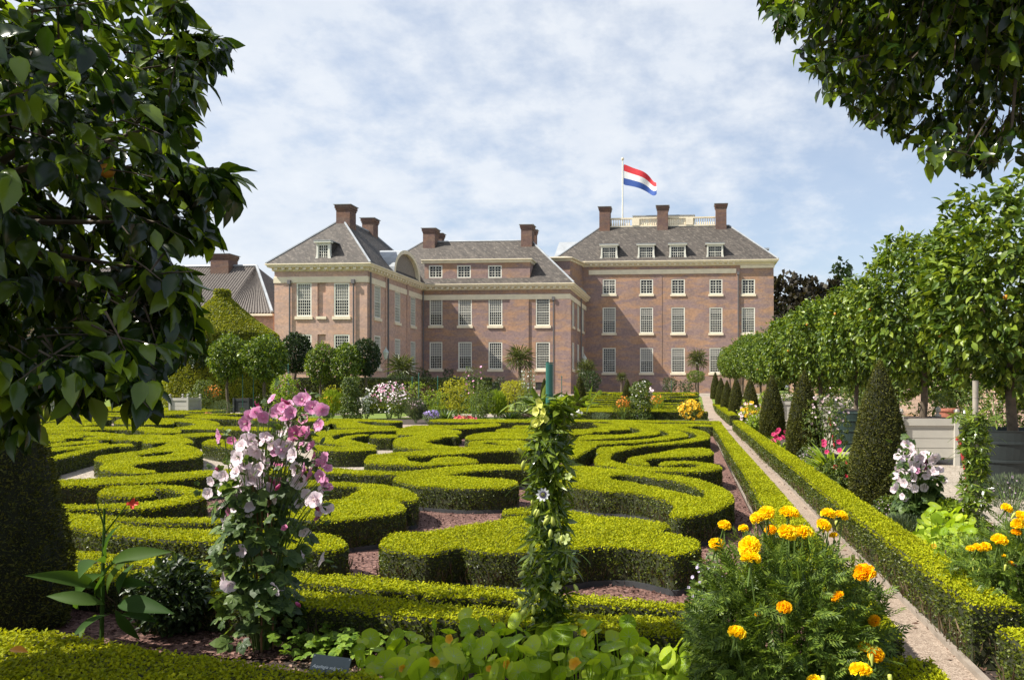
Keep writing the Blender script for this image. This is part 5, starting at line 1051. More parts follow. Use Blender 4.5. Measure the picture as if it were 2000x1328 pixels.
# thin green rods standing in the beds
def rod(px, top, Y, r=.02, mat='post', label='thin green plant rod', h0=None):
    x = XY(px, Y); g = gz(Y); w = MB(); zt = ZY(px, top, Y); w.tube([(x, Y, g), (x, Y, zt)], r, 6); w.lathe([(r * 1.5, zt - .02), (r * 1.5, zt + .02), (0, zt + .05)], 6, (x, Y, 0)); o = w.build('plant_rod', M[mat], None, origin=None); tag(o, label, 'rod', 'thin rods standing in the beds')
for px, top, Y, lab in ((818, 730, 36, 'tallest thin green rod over the bronze plant'), (855, 736, 37, 'thin green rod left of the golden shrub'), (474, 733, 40, 'thin green rod under the leafy round tree'), (495, 733, 40, 'thin green rod right of the one under the leafy tree'), (563, 712, 38, 'thin pale rod behind the mallow'), (805, 737, 38, 'short thin green rod left of the tallest'), (1097, 736, 37, 'thin green rod right of the big green post'), (1311, 745, 56, 'thin pale rod in the far compartment')): rod(px, top, Y, label=lab)
# tubs and planter boxes -----------------------------------------------------------
M['boxpaint'] = plain('planter_paint', (.44, .415, .36), .55, ns=2, amt=.08); M['tubpaint'] = plain('tub_paint_dark', (.016, .022, .022), .6, ns=2, amt=.3); M['tubgreen'] = plain('tub_paint_green', (.018, .038, .032), .6, ns=2, amt=.2); M['tubred'] = plain('tub_handle_red', (.42, .03, .04), .5); M['terra'] = plain('terracotta', (.36, .13, .08), .8, ns=6); M['metal'] = plain('pale_metal', (.45, .47, .46), .4)
def planter(x, y, s, h, label, rz=0, mat='boxpaint', balls=True):
    t = thing('planter_box', label, 'planter', (x, y, gz(y)), None, rz); w = MB(); f = .16; hs = s / 2
    for i in range(4): z0 = f + (h - f) * i / 4; z1 = f + (h - f) * (i + 1) / 4 - .012; w.box(-hs + .03, -hs + .03, z0, hs - .03, hs - .03, z1)
    w.box(-hs, -hs, h - .14, hs, hs, h - .0); w.box(-hs + .05, -hs + .05, f - .03, hs - .05, hs - .05, h - .15)
    o = w.build('body', M[mat], None); o.parent = t
    w = MB(); w.box(-hs + .06, -hs + .06, h + .003, hs - .06, hs - .06, h + .01); o = w.build('soil', M['soil'], None); o.parent = t
    for sx in (-1, 1):
        for sy in (-1, 1):
            w = MB(); a, c = sx * (hs - .005), sy * (hs - .005); w.box(a - .05, c - .05, 0, a + .05, c + .05, h + .05)
            if balls: w.lathe([(.03, h + .05), (.02, h + .08), (.05, h + .11), (.06, h + .15), (.05, h + .19), (0, h + .21)], 10, (a, c, 0))
            o = w.build('corner_post', M[mat], None, smooth=False); o.parent = t
    return t
px0 = 4.85; planter(4.85, 16.0, 1.12, .95, 'large white wooden planter box beside the largest yew cone', 0); planter(4.65, 33.5, 1.2, .95, 'white wooden planter box between the second and third yew cones', 0); planter(4.7, 26.6, 1.2, .9, 'white planter box, brightly lit, right of the third yew cone', 0)
def tub(x, y, r, h, label, mat='tubpaint'):
    t = thing('round_tub', label, 'tub', (x, y, gz(y))); w = MB(); w.lathe([(r * .74, .03), (r * .76, .03), (r, h - .03), (r * 1.02, h), (r * .95, h), (r * .93, h - .12), (0, h - .12)], 40); o = w.build('body', M[mat], None, smooth=False); o.parent = t
    for i, q in enumerate((.25, .55, .82)):
        w = MB(); rr = r * (.76 + .24 * q) + .008; w.lathe([(rr - .01, h * q - .02), (rr + .006, h * q - .015), (rr + .008, h * q + .015), (rr - .005, h * q + .02)], 40); o = w.build('hoop', M[mat], None); o.parent = t
    for s in (-1, 1):
        w = MB(); w.tube([(s * r * .80, 0, .05), (s * (r * .93), 0, h * .5), (s * (r * 1.05), 0, h * .86)], .028, 6); w.box(s * r * 1.0 - .07, -.03, h * .82, s * r * 1.0 + .12, .03, h * .88); o = w.build('handle', M['tubred'], None); o.parent = t
    return t
tub(4.62, 11.3, .60, .98, 'large dark round tub with red side straps at the right edge'); tub(4.05, 18.8, .52, .95, 'dark green round tub with pale fittings behind the largest yew cone', 'tubgreen'); planter(4.75, 21.3, 1.1, .95, 'dark square planter behind the rose shrub', 0, 'tubpaint', False)
planter(XY(362, 38), 38, 1.0, 1.0, 'white planter box with ball finials seen under the left foliage'); planter(XY(98, 36), 36, 1.1, .85, 'white planter box under the left tree, partly hidden'); planter(XY(480, 42), 42, .9, .9, 'dark planter box under the leafy round trees', 0, 'tubpaint', False)
w = MB(); x, y = XY(1852, 19.5), 19.5; w.lathe([(.17, 0), (.24, .36), (.27, .36), (.27, .42), (.22, .42), (.2, .36), (0, .36)], 20); o = w.build('terracotta_pot', M['terra'], None); w = MB(); w.box(-.25, -.25, 0, .25, .25, .62); bx = w.build('stone_plinth', M['stone'], None); bx.location = (x, y, 0); tag(bx, 'low stone block carrying the terracotta pot', 'plinth'); o.location = (x, y, .62); tag(o, 'small terracotta pot right of the large white box', 'pot')
w = MB(); w.lathe([(.3, 0), (.36, .85), (.40, .87), (.40, .95), (.3, .95), (0, .9)], 16); o = w.build('white_tub', M['white'], None); o.location = (XY(711, 43), 43, gz(43)); tag(o, 'small white round tub by the dark ball tree at the wing corner', 'tub')
# ---------------- foreground ----------------------------------------------------
def inpoly(px, py, poly):
    poly = np.array(poly, float); x1, y1 = poly[:, 0], poly[:, 1]; x2, y2 = np.roll(x1, -1), np.roll(y1, -1); c = np.zeros(len(px), bool)
    for a, b_, c_, d in zip(x1, y1, x2, y2):
        k = ((b_ > py) != (d > py)) & (px < (c_ - a) * (py - b_) / (d - b_ + 1e-12) + a); c ^= k
    return c
def proj(P):
    d = P[:, 0] * -SA + P[:, 1] * CA; r_ = P[:, 0] * CA + P[:, 1] * SA; return CX + FPX * r_ / d, CY - FPX * (P[:, 2] - CAMH) / d, d
def big_crown(name, label, cat, base, centre, rad, sil, ntw, L, per, mat, seed, extra=(), T=T_LEAF, wd=1., droop=.55, keepout=None, ztop=9, twig=True):
    """a real rounded crown; its uneven outline keeps to the shape the tree shows in the photo"""
    t = thing(name, label, cat, base); g = np.random.default_rng(seed); P = nrm(g.normal(size=(ntw, 3))) * (g.random(ntw) ** .42)[:, None] * np.array(rad) + np.array(centre)
    P = np.concatenate([P] + [np.array(e).reshape(-1, 3) for e in extra]) if len(extra) else P
    P = P[P[:, 2] < ztop]; px, py, d = proj(P); vis = (d > .8); onscreen = vis & (px > -20) & (px < 2020) & (py > -20) & (py < 1350)
    ok = vis & (~onscreen | inpoly(px, py, sil)) & (d > 1.5) & ~((d < 1.9) & onscreen)
    if keepout is not None: ok &= ~inpoly(px, py, keepout)
    P = P[ok]; n = len(P); out_ = nrm((P - np.array(centre)) / np.array(rad)); tw = nrm(out_ + g.normal(size=(n, 3)) * .5 + (0, 0, -.1)); w = MB(); tl = L * 1.5
    A = []; Q = []; 
    for k in range(per):
        f = k / (per - 1); base_ = P + tw * (tl * f)[..., None] if np.ndim(tl * f) else P + tw * tl * f
        side = nrm(np.cross(tw, g.normal(size=(n, 3)))); ax = side * .8 + tw * (.3 + .8 * f) + g.normal(size=(n, 3)) * .25; ax[:, 2] -= droop; A.append(ax); Q.append(base_)
    A = nrm(np.concatenate(A)); Q = np.concatenate(Q); px, py, dd = proj(Q + A * L * .85); onb = (dd > .5) & (px > -20) & (px < 2020) & (py > -20) & (py < 1350); kp = ~onb | (inpoly(*proj(Q)[:2], sil) & (inpoly(px, py, sil) | (g.random(len(Q)) < .4)))
    A, Q = A[kp], Q[kp]; k = len(Q); N = g.normal(size=(k, 3)) * .5 + (0, 0, 1) + np.tile(out_, (per, 1))[kp] * .3
    w.inst(T, Q, A, N, L * g.uniform(.6, 1.15, k), wd); o = w.build('crown', M[mat], t, smooth=True)
    w = MB(); c = np.array(centre)
    for i in range(n if twig else 0):
        if i % 2: continue
        p = P[i] - tw[i] * L * .8; e_ = proj((P[i] + tw[i] * tl)[None]); 
        if -20 < e_[0][0] < 2020 and -20 < e_[1][0] < 1350 and not inpoly(e_[0] + 14 * np.sign(e_[0] - 1000), e_[1], sil)[0] and not inpoly(e_[0] - 14 * np.sign(1000 - e_[0]), e_[1], sil)[0]: continue
        w.tube([p, P[i] + (0, 0, .005), P[i] + tw[i] * tl], [.004, .003, .0015], 3, cap=False)
    b0 = np.array(base); top = c - (0, 0, rad[2] * .35)
    w.tube([b0, b0 * .6 + top * .4 + (.02, 0, 0), b0 * .25 + top * .75, top], [.07, .06, .055, .045], 10)
    idx = g.choice(n, min(n, 34), replace=False)
    for i in idx: m_ = (top + P[i]) / 2 + (0, 0, .06); w.tube([top + g.normal(size=3) * .02, m_, P[i]], [.022, .012, .004], 5, cap=False)
    w.build('branches', M['bark'], t); return t, P
silL = [(-400, -300), (345, -300), (350, 0), (392, 18), (360, 30), (372, 70), (420, 62), (436, 80), (448, 135), (420, 150), (398, 160), (372, 190), (352, 182), (352, 215), (372, 250), (350, 262), (372, 312), (362, 335), (400, 328), (440, 332), (466, 380), (440, 392), (420, 385), (412, 420), (412, 452), (402, 482), (372, 478), (345, 468), (315, 485), (330, 510), (372, 520), (385, 558), (368, 580), (392, 640), (380, 665), (368, 690), (335, 700), (312, 740), (290, 790), (275, 830), (260, 790), (250, 760), (225, 745), (200, 770), (165, 800), (140, 780), (120, 760), (100, 770), (80, 800), (50, 830), (30, 850), (0, 870), (-400, 900)]
gl = np.random.default_rng(3)
cl = P3(60, 300, 2.9); extras = []
for (a, b_, n, t0) in ((( 300, 120), (425, 95), 10, 2.7), ((330, 340), (450, 350), 14, 2.6), ((300, 420), (380, 450), 14, 2.9), ((280, 530), (362, 548), 12, 2.5), ((290, 600), (355, 620), 10, 2.7), ((240, 660), (262, 770), 14, 2.4), ((120, 700), (160, 760), 12, 2.3), ((20, 740), (50, 830), 14, 2.4), ((270, 620), (345, 670), 12, 2.6), ((180, 680), (210, 745), 12, 2.5), ((320, 20), (370, 10), 8, 2.6), ((300, 220), (350, 250), 12, 2.7)):
    n *= 3; f = gl.random(n); extras.append(np.array([P3(a[0] + (b_[0] - a[0]) * q - 12, a[1] + (b_[1] - a[1]) * q - 8, t0 + gl.uniform(-.15, .15)) for q in f]))
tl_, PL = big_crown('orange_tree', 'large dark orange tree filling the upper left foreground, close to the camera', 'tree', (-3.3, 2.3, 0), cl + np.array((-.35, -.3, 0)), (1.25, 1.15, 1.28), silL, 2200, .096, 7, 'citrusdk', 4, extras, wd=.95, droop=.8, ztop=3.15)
# sunlit leaves are put into the pale end of this crown's leaf colour
def fruits(tree, pts, r=.036):
    fm = MB(); fm.lathe([(0, -r), (r * .7, -r * .7), (r, 0), (r * .7, r * .7), (0, r)], 14); first = None
    for p in pts:
        f = fm.build('fruit', M['orange'], None, smooth=True) if first is None else first.copy()
        if first is None: first = f
        else: COL.objects.link(f)
        f.location = np.array(p) - wloc(tree); f.parent = tree
fruits(tl_, [P3(208, 334, 2.62)], .026)
silR = [(1478, -5), (1500, 8), (1530, 40), (1508, 62), (1545, 78), (1552, 105), (1590, 120), (1572, 138), (1612, 150), (1600, 178), (1640, 190), (1655, 225), (1690, 232), (1700, 258), (1740, 268), (1765, 285), (1800, 290), (1806, 325), (1830, 312), (1850, 330), (1880, 330), (1905, 345), (1935, 330), (1965, 325), (2000, 300), (2400, 250), (2600, -600), (1500, -600), (1450, -200)]
cr = P3(2010, -330, 3.5); ex2 = [np.array([P3(gl.uniform(1500, 1560), gl.uniform(0, 40), gl.uniform(3.0, 3.3)) for _ in range(16)]), np.array([P3(gl.uniform(1780, 1990), gl.uniform(250, 320), gl.uniform(3.0, 3.4)) for _ in range(40)]), np.array([P3(gl.uniform(1560, 1720), gl.uniform(110, 240), gl.uniform(3.0, 3.6)) for _ in range(50)])]
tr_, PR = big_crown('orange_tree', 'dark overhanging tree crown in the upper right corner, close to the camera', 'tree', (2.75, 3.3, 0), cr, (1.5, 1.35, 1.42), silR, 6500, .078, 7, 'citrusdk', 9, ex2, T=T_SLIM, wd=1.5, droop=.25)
# --- mallow (pink lavatera) ---------------------------------------------------------
M['mallowleaf'] = leafmat('mallow_leaf', (.03, .06, .015), (.065, .115, .03), (.15, .22, .05), .5, .35, .35, .3, 4)
M['petpink'] = petal('mallow_petal_pink', (.22, .01, .08), (.66, .20, .42), (.80, .40, .62), .042, .35); M['petpale'] = petal('mallow_petal_pale', (.30, .03, .12), (.80, .62, .70), (.88, .77, .82), .042, .35); M['petrose'] = petal('mallow_petal_rose', (.25, .01, .08), (.62, .10, .30), (.70, .24, .42), .042, .35)
def flower_proto(mat, r, name='flower', T=T_FLW, smooth=True, extra=None):
    w = MB(); w.inst(T, [(0, 0, 0)], [(0, 1, 0)], [(0, 0, 1)], r)
    if extra: extra(w, r)
    return w, mat
def calyx(w, r):
    w.tube([(0, 0, -r * .42), (0, 0, -r * .75), (.002, .004, -r * 1.6)], [r * .10, r * .22, r * .05], 5); w.m[-1][:] = 1; w.m[-2][:] = 1; w.m[-3][:] = 1
    w.tube([(0, 0, -r * .4), (0, 0, r * .12)], [r * .05, r * .09], 5); w.m[-1][:] = 2; w.m[-2][:] = 2; w.m[-3][:] = 2
M['stamen'] = plain('stamen', (.75, .65, .55), .7)
_pr = {}
def put_flower(parent, key, mats, mk, loc, face, scale=1., roll=0., name='flower', label=None):
    if key not in _pr: o = mk().build(name, mats, None, smooth=True); _pr[key] = o
    else: o = _pr[key].copy(); o.name = name; COL.objects.link(o)
    o.parent = parent; o.location = np.array(loc) - wloc(parent); q = Vector(face).to_track_quat('Z', 'Y').to_matrix() @ Matrix.Rotation(roll, 3, 'Z'); o.rotation_euler = q.to_euler(); o.scale = (scale,) * 3
    if label: o['label'] = label
    return o
def mallow(px0, base, t0, flowers, H0, leafn, label, seed, spread=.16, leafz=(.1, 1.05), fscale=1., leafL=.085):
    b0 = G(px0, base); g = np.random.default_rng(seed); x, y = b0; t = thing('mallow', label, 'flowering plant', (x, y, 0))
    stems = []; w = MB(); n = 16
    for i in range(n):
        a = g.uniform(0, 6.28); q = spread * math.sqrt(g.random()); h = H0 * g.uniform(.75, 1.0); P = [(x + math.cos(a) * q * .25, y + math.sin(a) * q * .25, 0), (x + math.cos(a) * q * .7, y + math.sin(a) * q * .7, h * .5), (x + math.cos(a) * q * 1.1, y + math.sin(a) * q * 1.1, h)]
        stems.append(P); w.tube(P, [.007, .005, .003], 5, cap=False)
    fl = []
    extra_ = [(a + g.normal() * 11, b_ + g.normal() * 12, c, f * g.uniform(.75, 1.05)) for (a, b_, c, f) in flowers[:60] if g.random() < (1.0 if c == 'petpale' else .4)] + [(a + g.normal() * 14, b_ + g.normal() * 14, c, f * .9) for (a, b_, c, f) in flowers[25:60] if c == 'petpale']
    for (px, py, c, fs) in list(flowers) + extra_:
        p = P3(px, py, t0 + g.uniform(-spread, spread) * .8 - .05); fl.append((p, c, fs)); s = stems[g.integers(n)][2]; st = np.array((x + (p[0] - x) * .5, y + (p[1] - y) * .5, max(.2, p[2] - .3)))
        w.tube([st, (st + p) / 2 + (0, 0, .02), p - (0, 0, .03)], [.003, .0025, .002], 4, cap=False)
    w.build('stems', M['stalk'], t)
    for (p, c, fs) in fl:
        f = nrm(np.array((g.normal() * .6 - .25, -1 + g.normal() * .2, g.normal() * .4 + .25))); mk = lambda: flower_proto(None, .042, extra=calyx)[0]
        put_flower(t, 'mal' + c, [M[c], M['stalk'], M['stamen']], mk, p, f, fs * fscale, g.uniform(0, 6))
    # half-closed buds
    for i in range(len(flowers) // 3):
        p = fl[g.integers(len(fl))][0] + g.normal(size=3) * (.05, .04, .06)
        def mk():
            w = MB(); w.lathe([(.004, -.02), (.009, -.008), (.010, .004), (.006, .02), (0, .03)], 8); return w
        put_flower(t, 'bud' + str(i % 2), [M['petrose' if i % 2 else 'stalk']], mk, p, g.normal(size=3) * .5 + (0, -.3, .8), 1.1, name='bud')
    w = MB(); a = g.uniform(0, 6.28, leafn); z = g.uniform(*leafz, leafn); q = spread * (1.25 - .4 * np.abs(z / H0 - .55)) * g.uniform(.3, 1.1, leafn); d = np.column_stack([np.cos(a), np.sin(a), np.full(leafn, -.15)]); P = np.column_stack([x + d[:, 0] * q, y + d[:, 1] * q, z])
    w.inst(T_LOBE, P, d + g.normal(size=(leafn, 3)) * .5 + (0, 0, -.25), d * .5 + (0, -.2, 1) + g.normal(size=(leafn, 3)) * .45, leafL * g.uniform(.5, 1.15, leafn))
    k = leafn // 2; P2 = np.array([f[0] for f in fl])[g.integers(0, len(fl), k)] + g.normal(size=(k, 3)) * .05; w.inst(T_LOBE, P2, g.normal(size=(k, 3)), g.normal(size=(k, 3)) + (0, -.4, .8), leafL * .45 * g.uniform(.5, 1.2, k))
    w.build('leaves', M['mallowleaf'], t); return t, (x, y)
K, Q_, S_ = 'petpink', 'petpale', 'petrose'
mf = [(590,780,K,1.25),(538,805,K,1.0),(560,815,K,1.1),(530,778,K,.8),(500,805,K,1.0),(515,815,K,.9),(478,828,K,1.15),(487,810,K,.8),(425,852,K,1.1),(452,860,S_,.7),(610,795,K,1.1),(628,800,K,1.1),(622,830,K,1.0),(600,845,K,1.0),(592,818,S_,.8),(575,845,S_,1.05),(570,855,S_,.9),(548,798,K,1.0),(562,790,K,.9),(606,870,K,.9),(632,895,K,1.1),(640,912,K,.8),(618,905,K,.9),(603,925,K,1.2),(625,930,K,1.0),(612,890,S_,.7),(633,940,K,.8),
 (482,860,Q_,1.2),(495,873,Q_,1.15),(470,870,Q_,1.0),(463,895,Q_,1.1),(478,905,Q_,1.1),(490,930,Q_,1.45),(460,920,Q_,1.1),(452,945,Q_,.9),(436,930,Q_,.9),(430,955,Q_,1.0),(442,975,Q_,1.0),(458,965,Q_,1.0),(470,990,Q_,.9),(455,1000,S_,1.2),(440,1010,Q_,.9),(505,920,Q_,1.2),(513,895,Q_,1.0),(540,880,K,1.0),(555,880,Q_,1.2),(570,888,Q_,1.1),(530,870,Q_,.9),(545,905,S_,.8),(575,910,Q_,.7),(583,940,Q_,1.2),(540,945,S_,1.1),(537,965,Q_,.9),(485,1000,Q_,.8),(615,975,Q_,1.2),(625,995,Q_,1.1),(620,1010,S_,.7),(598,965,Q_,.9),(550,842,Q_,.9),(520,855,Q_,.8),(586,870,K,.9),(508,945,Q_,.9),
 (484,1068,Q_,1.05),(470,1075,Q_,1.0),(475,1095,Q_,.7),(433,1130,Q_,1.2),(446,1145,Q_,1.1),(536,1150,Q_,1.15),(545,1145,Q_,.9),(627,1092,Q_,1.15),(590,1085,Q_,.9),(595,1040,Q_,.9),(555,1030,S_,.5)]
mt, mxy = mallow(512, 1268, 4.5, mf, 1.45, 330, 'tall pink and white mallow in full bloom in the left foreground', 31, .2, fscale=1.0)
w = MB(); g = np.random.default_rng(2)
for i in range(5): a = i * 1.3; w.tube([(mxy[0] + .07 * math.cos(a), mxy[1] + .07 * math.sin(a), 0), (mxy[0] + .05 * math.cos(a), mxy[1] + .05 * math.sin(a), 1.05)], .0055, 6)
M['cane'] = plain('bamboo_cane', (.26, .13, .06), .6, ns=20); w.build('canes', M['cane'], mt)
mf2 = [(1768,868,Q_,1.1),(1778,872,Q_,1.0),(1762,880,Q_,1.1),(1782,882,Q_,1.0),(1770,890,Q_,1.1),(1765,897,Q_,1.0),(1805,888,Q_,1.1),(1798,895,Q_,1.2),(1815,895,Q_,1.1),(1808,905,K,1.0),(1822,898,Q_,1.1),(1780,900,Q_,1.2),(1775,912,Q_,1.2),(1762,910,Q_,1.1),(1753,918,Q_,1.1),(1768,918,Q_,1.0),(1790,908,Q_,1.0),(1818,912,Q_,1.0),(1826,920,Q_,1.0),(1796,925,Q_,1.0),(1805,952,Q_,1.0),(1765,943,Q_,1.1),(1775,948,Q_,.9),(1750,950,Q_,1.0),(1767,972,Q_,.9),(1828,928,Q_,.9),(1788,920,K,.8),(1800,910,Q_,.9)]
mallow(1793, 1040, 7.9, mf2, 1.0, 170, 'pale mauve-white mallow beside the largest yew cone', 33, .17, (.12, .62), 1.15, .13)
# --- passion-flower pillars -----------------------------------------------------------
M['vine'] = leafmat('passion_leaf', (.045, .085, .01), (.12, .18, .02), (.28, .36, .05), .2, .4, .7, .3, 4); M['vbud'] = plain('pale_bud', (.42, .46, .08), .5); M['cream_petal'] = petal('cup_flower', (.55, .55, .05), (.72, .72, .10), (.80, .80, .22), .03, .4)
def pillar(px, foot, top, wpx, t0, postmat, post_r, post_top, label, n, seed, L=.105, name='climber_pillar'):
    x, y = G(px, foot); g = np.random.default_rng(seed); t = thing(name, label, 'climbing plant', (x, y, 0)); zt = CAMH + (CY - top) / FPX * t0; r = wpx / FPX * t0 / 2
    a = g.uniform(0, 6.28, n); z = g.random(n) ** .95; rr_ = r * (.82 + .3 * np.sin(z * 16 + 1) * .5) * (1.05 - .28 * z) * g.uniform(.35, 1.05, n); d = np.column_stack([np.cos(a), np.sin(a), np.full(n, -.1)]); P = np.column_stack([x + d[:, 0] * rr_, y + d[:, 1] * rr_, z * zt])
    w = MB(); w.inst(T_PASS, P, d + g.normal(size=(n, 3)) * .7 + (0, 0, -.35), d * .7 + (0, 0, .8) + g.normal(size=(n, 3)) * .5, L * g.uniform(.5, 1.1, n), 1.6)
    k = 26; w.inst(T_PASS, np.column_stack([x + g.normal(size=k) * r * .55, y + g.normal(size=k) * r * .4, zt + g.uniform(-.06, .05, k)]), g.normal(size=(k, 3)) + (0, -.3, .1), g.normal(size=(k, 3)) * .4 + (0, 0, 1), L * 1.1, 1.2)
    w.build('leaves', M['vine'], t); w = MB()
    for i in range(7):
        ph = i * .9; zz = np.linspace(0, zt, 24); w.tube(np.column_stack([x + r * .35 * np.cos(zz * 5 + ph), y + r * .35 * np.sin(zz * 5 + ph), zz]), .0045, 4, cap=False)
    for i in range(5):
        a_ = g.uniform(-.6, .6); z0 = g.uniform(.3, .9) * zt; s = 1 if i % 2 else -1; tt = np.linspace(0, 1, 8); w.tube(np.column_stack([x + s * (r * .6 + tt * r * 1.1), np.full(8, y - .05), z0 + .05 * np.sin(tt * 3) - .03 * tt]), .0018, 3, cap=False)
    w.build('stems', M['stalk'], t)
    po = MB(); po.tube([(x, y, 0), (x, y, post_top - .004)], post_r, 14); po.tube([(x, y, post_top - .17), (x, y, post_top - .165)], post_r + .002, 14); po.tube([(x, y, post_top - .002), (x, y, post_top + .004)], post_r * 1.03, 14); o = po.build('post', M[postmat], None, smooth=False); tag(o, 'round ' + ('green steel' if postmat == 'post' else 'pale wooden') + ' post carrying the ' + ('passion-flower climber in the middle foreground' if postmat == 'post' else 'climber before the dark round tub'), 'post')
    return t, x, y
t0 = 3.98
pt, px_, py_ = pillar(1073, 755 + 2320 / 3.98, 795, 98, t0, 'post', .0195, CAMH + (755 - 709) / FPX * t0, 'leafy passion-flower climber on the green post, right of centre in the foreground', 420, 41, .10)
def cup(w, r): pass
g = np.random.default_rng(8)
mkc = lambda: flower_proto(None, .03, T=disc_flower(5, 20, .7, .1, .04))[0]
for (a, b_, s) in ((1053, 787, 1.0), (1046, 803, .9), (1060, 806, .9), (1052, 822, 1.1), (1063, 818, .9), (1045, 826, .8)): put_flower(pt, 'cup', [M['cream_petal']], mkc, P3(a, b_, t0 - .15), (g.normal() * .5, -1, g.normal() * .5 + .3), s)
def mkb():
    w = MB(); w.lathe([(.0, -.03), (.008, -.022), (.013, -.005), (.012, .012), (.006, .024), (0, .03)], 8); return w
for (a, b_, s) in ((1016, 882, 1.3), (1022, 908, 1.3), (1040, 982, 1.0), (1050, 1002, 1.1), (1080, 1018, 1.3), (1067, 1017, 1.3), (1075, 1042, 1.2), (1097, 1055, 1.3), (1068, 1010, .9), (1055, 1115, 1.1), (1100, 1120, 1.0), (1122, 1128, 1.0), (1125, 1148, 1.1), (1018, 1120, 1.1), (1016, 1176, 1.3), (1022, 1195, 1.4), (1042, 1192, 1.1), (1041, 1210, 1.0), (1050, 1165, 1.0), (1046, 1000, 1.)): put_flower(pt, 'pbud', [M['vbud']], mkb, P3(a, b_, t0 - .16), (g.normal() * .4, g.normal() * .4, -1), s * .72, name='bud')
mkc2 = lambda: flower_proto(None, .03, T=disc_flower(5, 20, .35, .3, .05))[0]
M['sepal'] = petal('green_sepal', (.45, .45, .08), (.35, .42, .10), (.50, .58, .22), .03, .3)
for (a, b_, s) in ((1086, 1145, 1.1), (1104, 1052, 1.0), (1090, 1048, .8), (1110, 930, .7)): put_flower(pt, 'sep', [M['sepal']], mkc2, P3(a, b_, t0 - .17), (g.normal() * .3, -1, .5), s)
M['pwhite'] = plain('passion_petal', (.72, .72, .68), .6); M['pfil'] = plain('passion_filament', (.16, .10, .30), .6); M['pcen'] = plain('passion_centre', (.30, .30, .08), .6)
def mkpf():
    w = MB(); n = 10
    for k, zz_ in ((0, 0), (1, .001)):
        a = np.arange(5) * 2 * math.pi / 5 + k * math.pi / 5; ax = np.column_stack([np.cos(a), np.sin(a), np.full(5, .12)]); w.inst(leaf_t(4, .2, -.1, -.05, .6), np.tile((0, 0, zz_), (5, 1)), ax, np.tile((0, 0, 1), (5, 1)), .038)
    a = np.linspace(0, 2 * math.pi, 48, endpoint=False); ax = np.column_stack([np.cos(a), np.sin(a), np.full(48, .25)]); w.inst(T_Q, ax * .006, ax, np.tile((0, 0, 1), (48, 1)), .018, .08); w.m[-1][:] = 1
    w.lathe([(.011, .003), (.010, .009), (.004, .012), (0, .013)], 12); w.m[-1][:] = 2
    for i in range(5): a_ = i * 1.2566; w.tube([(0, 0, .012), (math.cos(a_) * .010, math.sin(a_) * .010, .016)], .0022, 4); w.m[-1][:] = 2; w.m[-2][:] = 2; w.m[-3][:] = 2
    return w
put_flower(pt, 'pf', [M['pwhite'], M['pfil'], M['pcen']], mkpf, P3(1061, 966, t0 - .2), (-.1, -1, .35), 1.0, label='white and violet open passion flower')
t1 = 2320 / (1062 - 755)
pillar(1905, 1062, 815, 66, t1, 'wood', .028, CAMH + (755 - 744) / FPX * t1, 'leafy climber on the pale wooden post before the dark round tub', 520, 43, .085)
# --- marigolds --------------------------------------------------------------------------
M['mari'] = leafmat('marigold_leaf', (.045, .08, .012), (.10, .165, .022), (.22, .30, .04), .45, .35, .35, .3, 4)
M['marif'] = leafmat('marigold_petal', (.85, .54, .0), (.93, .70, .008), (.98, .82, .03), .55, .35, .2, 0, 3); M['mario'] = leafmat('marigold_petal_orange', (.80, .38, .0), (.90, .54, .005), (.95, .66, .01), .55, .35, .2, 0, 3)
T_PET = (np.array([(0, 0, 0), (.35, .5, .05), (.42, .95, .0), (.12, 1.05, .12), (-.12, 1.0, -.05), (-.42, .95, .1), (-.35, .5, .05)]), tri([(0, 1, 6), (1, 2, 6), (2, 3, 6), (3, 4, 6), (4, 5, 6)]))
def mkmar(seed=1, n=210, open_=0):
    def f():
        g = np.random.default_rng(seed); w = MB(); e = np.arccos(1 - g.random(n) * 1.15); a = g.uniform(0, 6.28, n); d = np.column_stack([np.cos(a) * np.sin(e), np.sin(a) * np.sin(e), np.cos(e) * .8]); P = d * (.016, .016, .010)
        w.inst(T_PET, P, d + g.normal(size=(n, 3)) * .3 + (0, 0, .15), np.cross(d, g.normal(size=(n, 3))) * .35 + (0, 0, .6) + d * .4, .022 * g.uniform(.8, 1.15, n), .8)
        w.tube([(0, 0, .0), (0, 0, -.012), (0, 0, -.022), (.003, 0, -.10)], [.012, .013, .006, .003], 7)
        for i in (-1, -2, -3): w.m[i][:] = 1
        return w
    return f
